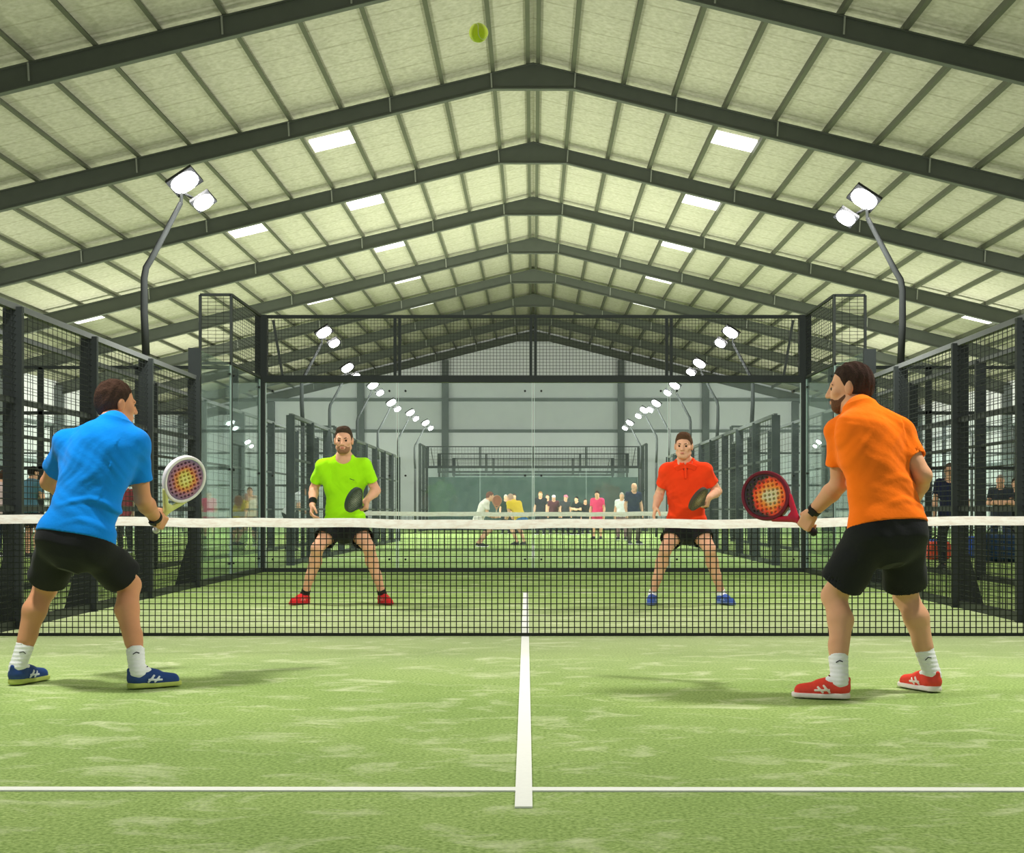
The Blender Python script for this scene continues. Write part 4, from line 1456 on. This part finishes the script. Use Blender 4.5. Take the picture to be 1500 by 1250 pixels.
beard_dark = hair_mat('beard_brown', RGB(98, 66, 48))
look = dict(skin=skin_b, shirt=cloth_mat('orange', RGB(252, 116, 18)), shorts=black_cloth, sock=M['white_cloth'], sock_mark=V(-.15, -1, 0),
            shoe=mat('red_shoe_mesh', RGB(226, 66, 52), .55, noise=.15, scale=60), sole=mat('white_sole', RGB(236, 226, 220), .6),
            lace=mat('red_lace', RGB(150, 48, 44), .8), shoe_mark=mat('cream_shoe_print', RGB(244, 228, 216), .5), hair=hair_dark, brow=hair_dark, beard=beard_dark, lips=lips,
            hem=.045, hem_tilt=.0, sleeve=.62, leg=.80, leg_r=.110,
            wrist=[('watch', 'L', .026, .037, M['black_rubber'], V(.3, -.8, .5))])
orange = build_person('bearded man in orange shirt and black shorts seen from behind, holding a black racket', J, look)
gc = grip_centre(J['wrL'], J['handL'], 1.05)
racket('black padel racket with orange and red face held by the man in orange', gc - axis * .055, axis, V(.53, -.24, .82),
       mat('maroon_racket_frame', RGB(104, 26, 42), .35), print_mat('orange_man_face', [(0, RGB(214, 208, 176)), (.22, RGB(214, 200, 150)), (.34, RGB(240, 150, 60)), (.52, RGB(238, 74, 40)), (.64, RGB(60, 42, 46)), (1, RGB(38, 36, 42))], .012, .300, .16, noise=.35),
       mat('black_grip', RGB(34, 32, 34), .8), bridge_m=mat('red_throat', RGB(168, 32, 54), .35), size=1.07)

# man in lime green, facing
J = dict(pel=PX(505, 771, 13.36), neck=PX(504, 671, 13.2), shL=PX(533, 684, 13.2), shR=PX(473, 685, 13.2), face=V(0, -1, -.1),
         elR=PX(460, 716, 13.34), wrR=PX(457.5, 741, 13.12), elL=PX(551, 719, 13.26), wrL=PX(538, 732, 13.02),
         kneeR=PX(465, 803, 13.1), kneeL=PX(540, 802, 13.1), ankR=ank(447, 13.26), ankL=ank(560, 13.26),
         toeR=V(-.5, -.86, 0), toeL=V(.5, -.86, 0), wsc=1.12, sc=1.05, bulge=-.02)
axis = unit(V(-.056, -.245, .080))
J['handL'] = grip_hand('L', J['wrL'] - J['elL'], axis)
J['handR'] = loose_hand('R', V(-.05, -.45, -.9), V(1, .1, 0), (40, 70, 80))
J['head'] = dict(c=PX(503.5, 646, 13.12), f=V(.0, -1, -.05), u=V(0, 0, 1), sc=1.09)
hair_g = hair_mat('brown', RGB(70, 54, 44))
look = dict(skin=skin_d, shirt=cloth_mat('lime', RGB(166, 238, 22)), shorts=black_cloth, sock=mat('dark_sock', RGB(44, 34, 34), .9), sock_len=.05,
            shoe=mat('crimson_shoe_mesh', RGB(206, 40, 44), .55, noise=.15, scale=60), sole=mat('red_sole', RGB(190, 40, 44), .6),
            lace=mat('dark_red_lace', RGB(120, 22, 28), .8), shoe_mark=mat('pink_shoe_print', RGB(226, 110, 108), .5), hair=hair_g, brow=hair_g, beard=hair_mat('stubble', RGB(150, 108, 80)), beard_t=.0015, beard_y=.035, lips=lips,
            hem=.08, sleeve=.66, leg=.62, leg_r=.112, hair_top=.008, quiff=True, chest_mark=(.10, .74),
            wrist=[('wristband', 'R', .075, .039, M['black_rubber'], None)])
green = build_person('man in lime green shirt facing the net, black wristband and red shoes', J, look)
gc = grip_centre(J['wrL'], J['handL'], 1.09)
racket('dark grey padel racket held low by the man in lime green', gc - axis * .055, axis, V(.42, 0, .9),
       mat('dark_racket_frame', RGB(52, 62, 56), .4), print_mat('green_man_face', [(0, RGB(150, 150, 140)), (.4, RGB(110, 116, 108)), (.8, RGB(58, 66, 62)), (1, RGB(40, 48, 46))], 0, .315, .14, noise=.6),
       mat('grey_grip', RGB(50, 50, 50), .8))

# man in red polo, facing
J = dict(pel=PX(1006, 773, 13.3), neck=PX(1003, 677, 13.14), shL=PX(1032, 690, 13.15), shR=PX(977, 691, 13.15), face=V(-.05, -1, -.1),
         elR=PX(966, 724, 13.27), wrR=PX(960, 744, 13.05), elL=PX(1051, 720, 13.24), wrL=PX(1039, 729, 13.0),
         kneeR=PX(975, 805, 13.08), kneeL=PX(1040, 805, 13.08), ankR=ank(956, 13.24), ankL=ank(1057, 13.24),
         toeR=V(-.22, -.97, 0), toeL=V(.42, -.9, 0), wsc=1.08, sc=1.03, bulge=-.02)
axis = unit(V(-.09, -.25, .062))
J['handL'] = grip_hand('L', J['wrL'] - J['elL'], axis)
J['handR'] = loose_hand('R', V(-.22, -.4, -.85), V(1, .0, -.1), (15, 30, 35))
J['head'] = dict(c=PX(1001.5, 654, 13.06), f=V(-.22, -.97, -.05), u=V(0.03, 0, 1), sc=1.05)
hair_r = hair_mat('chestnut', RGB(88, 62, 46))
look = dict(skin=skin_d, shirt=cloth_mat('red', RGB(246, 66, 26)), shorts=black_cloth, sock=M['white_cloth'], sock_len=.045,
            shoe=mat('blue_shoe_mesh', RGB(70, 98, 176), .55, noise=.15, scale=60), sole=mat('pale_blue_sole', RGB(120, 140, 190), .6),
            lace=mat('dark_blue_lace', RGB(30, 40, 80), .8), shoe_mark=mat('light_blue_print', RGB(140, 160, 216), .5), hair=hair_r, brow=hair_r, lips=lips,
            hem=.07, sleeve=.62, leg=.58, leg_r=.110, hair_top=.008, quiff=True, collar=True, vneck=True,
            hairline=[-.066, -.066, -.050, -.022, -.012, .006, .034, .056, .066, .072, .078])
red = build_person('man in red polo shirt facing the net, wearing blue shoes', J, look)
gc = grip_centre(J['wrL'], J['handL'], 1.05)
racket('brown and black padel racket held low by the man in red polo', gc - axis * .055, axis, V(.61, 0, .79),
       mat('bronze_racket_frame', RGB(74, 62, 54), .4), print_mat('red_man_face', [(0, RGB(170, 156, 130)), (.35, RGB(140, 116, 84)), (.7, RGB(80, 62, 58)), (1, RGB(48, 40, 44))], 0, .315, .14, noise=.7),
       mat('brown_grip', RGB(60, 52, 46), .8))

# ------------------------------------------------------- people further back
def figure(label, px, d, height, yaw, shirt, shorts, hair, lean=0.0, arms='down', leg=1.3, cap=None, group=None, skin=None, sit=False, crouch=0.0, bald=False, shoe=RGB(60, 60, 64)):
    k = height / 1.76
    X0 = (px - CX) * d / FPX
    cy, sy = math.cos(yaw), math.sin(yaw)

    def W(x, y, z):     # x to the figure's right, y forward
        x, y, z = x * k, y * k, z * k
        return V(X0 + x * cy - y * sy, d + x * sy + y * cy, z)

    def D(x, y, z):
        return V(x * cy - y * sy, x * sy + y * cy, z)
    ly, lz = math.sin(lean), math.cos(lean)
    hz = .92 - crouch if not sit else .52
    T = lambda x, y, z: W(x, y * lz + z * ly, hz + z * lz - y * ly)
    J = dict(pel=W(0, 0, hz), neck=T(0, 0, .57), shL=T(-.18, 0, .51), shR=T(.18, 0, .51), face=D(0, 1, -ly), wsc=1.0, sc=k)
    if arms == 'down':
        J.update(elL=T(-.25, -.02, .22), elR=T(.25, -.02, .22), wrL=T(-.25, .07, -.02), wrR=T(.25, .07, -.02))
        hd = (D(0, .2, -1), D(0, .2, -1))
    elif arms == 'forward':
        J.update(elL=T(-.23, .10, .26), elR=T(.23, .10, .26), wrL=T(-.15, .33, .24), wrR=T(.15, .33, .24))
        hd = (D(.2, 1, .1), D(-.2, 1, .1))
    else:                       # arms folded in front of the chest
        J.update(elL=T(-.24, .08, .25), elR=T(.24, .08, .25), wrL=T(-.02, .19, .29), wrR=T(.02, .20, .25))
        hd = (D(1, .1, 0), D(-1, .1, 0))
    J['handL'] = loose_hand('L', hd[0], D(.6, -.6, -.1)); J['handR'] = loose_hand('R', hd[1], D(-.6, -.6, -.1))
    if sit:
        J.update(kneeL=W(-.13, .42, .50), kneeR=W(.13, .42, .50), ankL=W(-.13, .45, 0) + V(0, 0, .1), ankR=W(.13, .45, 0) + V(0, 0, .1))
    else:
        J.update(kneeL=W(-.14, .05 + crouch * 1.1, .50 - crouch * .2), kneeR=W(.14, .05 + crouch * 1.1, .50 - crouch * .2), ankL=W(-.13, .0, 0) + V(0, 0, .1), ankR=W(.13, .0, 0) + V(0, 0, .1))
    J.update(toeL=D(-.2, 1, 0), toeR=D(.2, 1, 0))
    J['head'] = dict(c=T(0, .05, .72), f=D(0, 1, -.1 - ly * .4), u=V(0, 0, 1) + D(0, ly * .5, 0), sc=k)
    hm = hair_mat('bg_%d' % (hash(hair) % 9999), hair)
    look = dict(skin=skin or skin_c, shirt=shirt, shorts=shorts, sock=None, shoe=mat('bg_shoe', shoe, .7), sole=M['white_cloth'],
                hair=None if bald else hm, cap=cap, hem=-.08, leg=leg, sleeve=.7)
    return build_person(label, J, look, vox=0.013, group=group)


def cl(key, r, g, b_):
    return cloth_mat(key, RGB(r, g, b_))


PI = math.pi
denim = cl('denim', 52, 62, 84); dark = cl('charcoal', 44, 46, 52); navy = cl('navy', 40, 48, 72)
figure('man in teal vest and cap, standing behind the fence beside man in blue', 46, 26.0, 1.78, -.6, cl('teal_grey', 84, 122, 140), dark, RGB(40, 32, 28), arms='folded', leg=.8, cap=cl('black_cap', 30, 30, 32))
figure('spectator in pale shirt behind the post at the photo edge, beyond the man in blue', 3, 26.5, 1.72, -.4, cl('pale_pink', 214, 190, 190), denim, RGB(70, 50, 40), arms='folded')
figure('person in red top visible between blue shirt and elbow', 184, 29.0, 1.62, 2.8, cl('dark_red', 176, 44, 64), dark, RGB(50, 38, 30), arms='down')
figure('person in brown jacket behind the glass, beside the white racket', 352, 33.0, 1.58, 2.6, cl('brown_red', 122, 84, 84), dark, RGB(48, 38, 34))
figure('person in cream top behind glass, nearest the corner post', 366, 34.5, 1.52, 3.3, cl('cream', 206, 190, 166), denim, RGB(120, 84, 56))
figure('stooping player in white top and dark shorts behind man in lime green', 422, 30.0, 1.62, -1.3, cl('off_white', 222, 224, 228), dark, RGB(64, 50, 50), lean=.55, arms='forward', leg=.8)
figure('player in cream shirt on second court, leaning towards an orange racket', 701, 33.5, 1.66, -1.35, cl('ivory', 236, 232, 220), dark, RGB(128, 84, 70), lean=.38, crouch=.22, arms='forward', leg=.8)
figure('player bending in yellow shirt and blue shorts beside court centre', 763, 35.0, 1.68, .7, cl('yellow', 222, 190, 50), cl('bright_blue', 62, 120, 186), RGB(190, 160, 140), crouch=.18, lean=.62, arms='forward', leg=.8)
figure('blond spectator in black coat at left end of dark seated crowd', 792, 50.0, 1.62, 2.9, cl('black_coat', 46, 48, 52), dark, RGB(150, 112, 70), group='dark clad spectators')
figure('spectator in white cap and maroon top among dark crowd', 811, 51.0, 1.50, 3.2, cl('maroon', 92, 52, 60), dark, RGB(60, 50, 46), cap=M['white_cloth'], group='dark clad spectators')
figure('spectator in dark coat and pink cap, between maroon top and pink shirt', 828, 50.5, 1.50, 3.6, cl('grey_coat', 62, 62, 66), dark, RGB(48, 40, 36), cap=cl('pink_cap', 226, 130, 150), group='dark clad spectators')
figure('spectator with folded arms in black top among dark crowd', 845, 49.5, 1.42, 2.6, cl('black_hood', 34, 40, 42), dark, RGB(30, 28, 28), arms='folded', group='dark clad spectators')
figure('spectator in dark green coat between cream shirted player and yellow shirt', 741, 51.5, 1.52, 3.1, cl('dark_green', 44, 56, 50), dark, RGB(190, 186, 180), group='dark clad spectators')
figure('spectator in brown coat just beside the yellow shirted player', 753, 52.5, 1.56, 3.3, cl('brown', 66, 54, 50), dark, RGB(70, 56, 48), group='dark clad spectators')
figure('spectator in dark grey coat between blond spectator and white cap', 802, 54.0, 1.56, 3.0, cl('dark_grey', 54, 56, 60), dark, RGB(84, 70, 60), group='dark clad spectators')
figure('short spectator in black coat closest to the pink shirt', 857, 51.5, 1.36, 3.4, cl('black_two', 36, 38, 42), dark, RGB(50, 44, 40), group='dark clad spectators')
figure('person in bright pink shirt and pink shorts behind the glass wall', 875, 42.0, 1.52, 2.9, cl('hot_pink', 236, 64, 118), cl('rose', 214, 60, 104), RGB(30, 26, 26), leg=.8)
figure('bald man in navy shirt behind glass, beside red polo', 928, 36.0, 1.66, 3.5, navy, cl('khaki', 120, 110, 96), RGB(160, 120, 96), bald=True)
figure('person in white top half hidden beside the bald man in navy', 911, 41.0, 1.46, 3.0, cl('white_top', 232, 232, 234), cl('mauve', 140, 110, 116), RGB(190, 180, 170))
figure('man in navy hooded top behind the fence post, right of the man in orange', 1393, 20.6, 1.66, 2.7, cl('navy_hood', 38, 42, 66), dark, RGB(84, 70, 62), arms='down', lean=.12)
figure('spectator in dark jacket behind the outermost fence post beyond man in orange', 1466, 25.5, 1.60, 2.6, cl('slate', 52, 58, 66), denim, RGB(170, 160, 150), arms='folded')
figure('spectator in black jacket beside slate jacket, near white bench bags', 1487, 26.5, 1.56, 2.9, cl('jet', 32, 34, 38), dark, RGB(60, 48, 40), arms='folded')


# an orange padel racket raised by the player in cream
racket('small orange racket held upright by the distant player in cream shirt', PX(727, 753, 33.0), V(.04, 0, 1), V(.9, .4, 0),
       mat('orange_racket_frame', RGB(196, 140, 110), .4), print_mat('far_face', [(0, RGB(200, 130, 100)), (1, RGB(170, 110, 90))], 0, .3, .2),
       mat('pale_grip', RGB(180, 170, 150), .8))


# ------------------------------------------------------------ bags and ball
def bag(label, px, d, size, m_, strap, yaw=0.0, zoff=0.0):
    X0 = (px - CX) * d / FPX
    lx, ly_, lz_ = size
    base = V(X0, d, zoff)
    c, s_ = math.cos(yaw), math.sin(yaw)
    R = [V(c, s_, 0), V(-s_, c, 0), V(0, 0, 1)]
    F = Field(base - max(size), base + max(size), .012)
    F.add(rbox(base + V(0, 0, lz_ / 2 + .005), V(lx / 2, ly_ / 2, lz_ / 2), min(size) * .3, R), 0)
    F.add(rbox(base + R[1] * -ly_ * .45 + V(0, 0, lz_ * .32), V(lx * .3, ly_ * .12, lz_ * .22), .02, R), .03)
    F.warp(lambda X, Y, Z: .006 * np.sin(28 * X + 3) * np.sin(25 * Z + 1))
    o = link('sports_bag', F.mesh('bag', base), m_, loc=base)
    tag(o, label, 'bag')
    bb = MB()
    top = lz_ + .0
    pts = [R[0] * (lx * .28 * math.cos(t)) + V(0, 0, top - .01 + lz_ * .35 * math.sin(t)) for t in np.linspace(0, PI, 9)]
    bb.tube(pts, .012, 8); bb.build('handle', strap, o, smooth=True)
    return o


strap = mat('bag_strap', RGB(36, 38, 44), .8)
bag('bright blue sports bag on the turf nearest the man in orange', 1362, 27.0, (.75, .34, .34), cl('bag_blue', 36, 96, 200), strap, .2, zoff=0)
bag('red and orange sports bag beside the bright blue one', 1374, 25.0, (.46, .30, .34), cl('bag_red', 216, 84, 62), strap, .1)
bag('small royal blue bag at the foot of the neighbouring fence', 1430, 26.0, (.42, .30, .42), cl('bag_royal', 42, 84, 190), strap, -.2)
bag('large dark blue holdall on the turf behind the fence, past the royal blue bag', 1466, 24.0, (.95, .45, .50), cl('bag_dark', 40, 62, 96), strap, .1)
bag('pale grey kit bag on turf behind the fence, beside red bag', 1351, 26.5, (.30, .26, .34), cl('bag_grey', 168, 170, 170), strap, .5)


def ball(p, r=0.0325):
    c = V(*p)
    F = Field(c - .05, c + .05, .0028)
    F.add(ell(c, V(r, r, r)), 0)
    o = link('tennis_ball', F.mesh('ball', c), mat('felt', RGB(222, 242, 36), .95, noise=.1, scale=300, bump=.4, bscale=900, sheen=.4), loc=c)
    tag(o, 'yellow green ball in the air below the roof ridge', 'ball')
    bb = MB(); n = 80; pts = []
    for k in range(n + 1):
        t = 2 * PI * k / n
        v = V(math.cos(t) + .35 * math.cos(3 * t), math.sin(t) - .35 * math.sin(3 * t), 1.0 * math.sin(2 * t) * .95)
        pts.append(unit(v) * (r + .0002))
    bb.tube(pts, .0011, 6)
    bb.build('seam', mat('seam_rubber', RGB(236, 240, 190), .8), o, smooth=True)


ball(PX(701, 48, 4.6))

# ------------------------------------------------------------------- light
w = bpy.data.worlds.new('hall_daylight'); SC.world = w; w.use_nodes = True
bg = w.node_tree.nodes['Background']
bg.inputs[0].default_value = (0.93, 0.98, 1.0, 1); bg.inputs[1].default_value = 0.6

SC.view_settings.view_transform = 'Standard'
SC.view_settings.look = 'None'
SC.view_settings.gamma = 1.0
SC.view_settings.use_curve_mapping = False
SC.view_settings.exposure = -0.28
SC.cycles.max_bounces = 6
SC.cycles.diffuse_bounces = 3
SC.cycles.glossy_bounces = 2
SC.cycles.transparent_max_bounces = 24
SC.cycles.use_denoising = True
SC.cycles.sample_clamp_indirect = 8
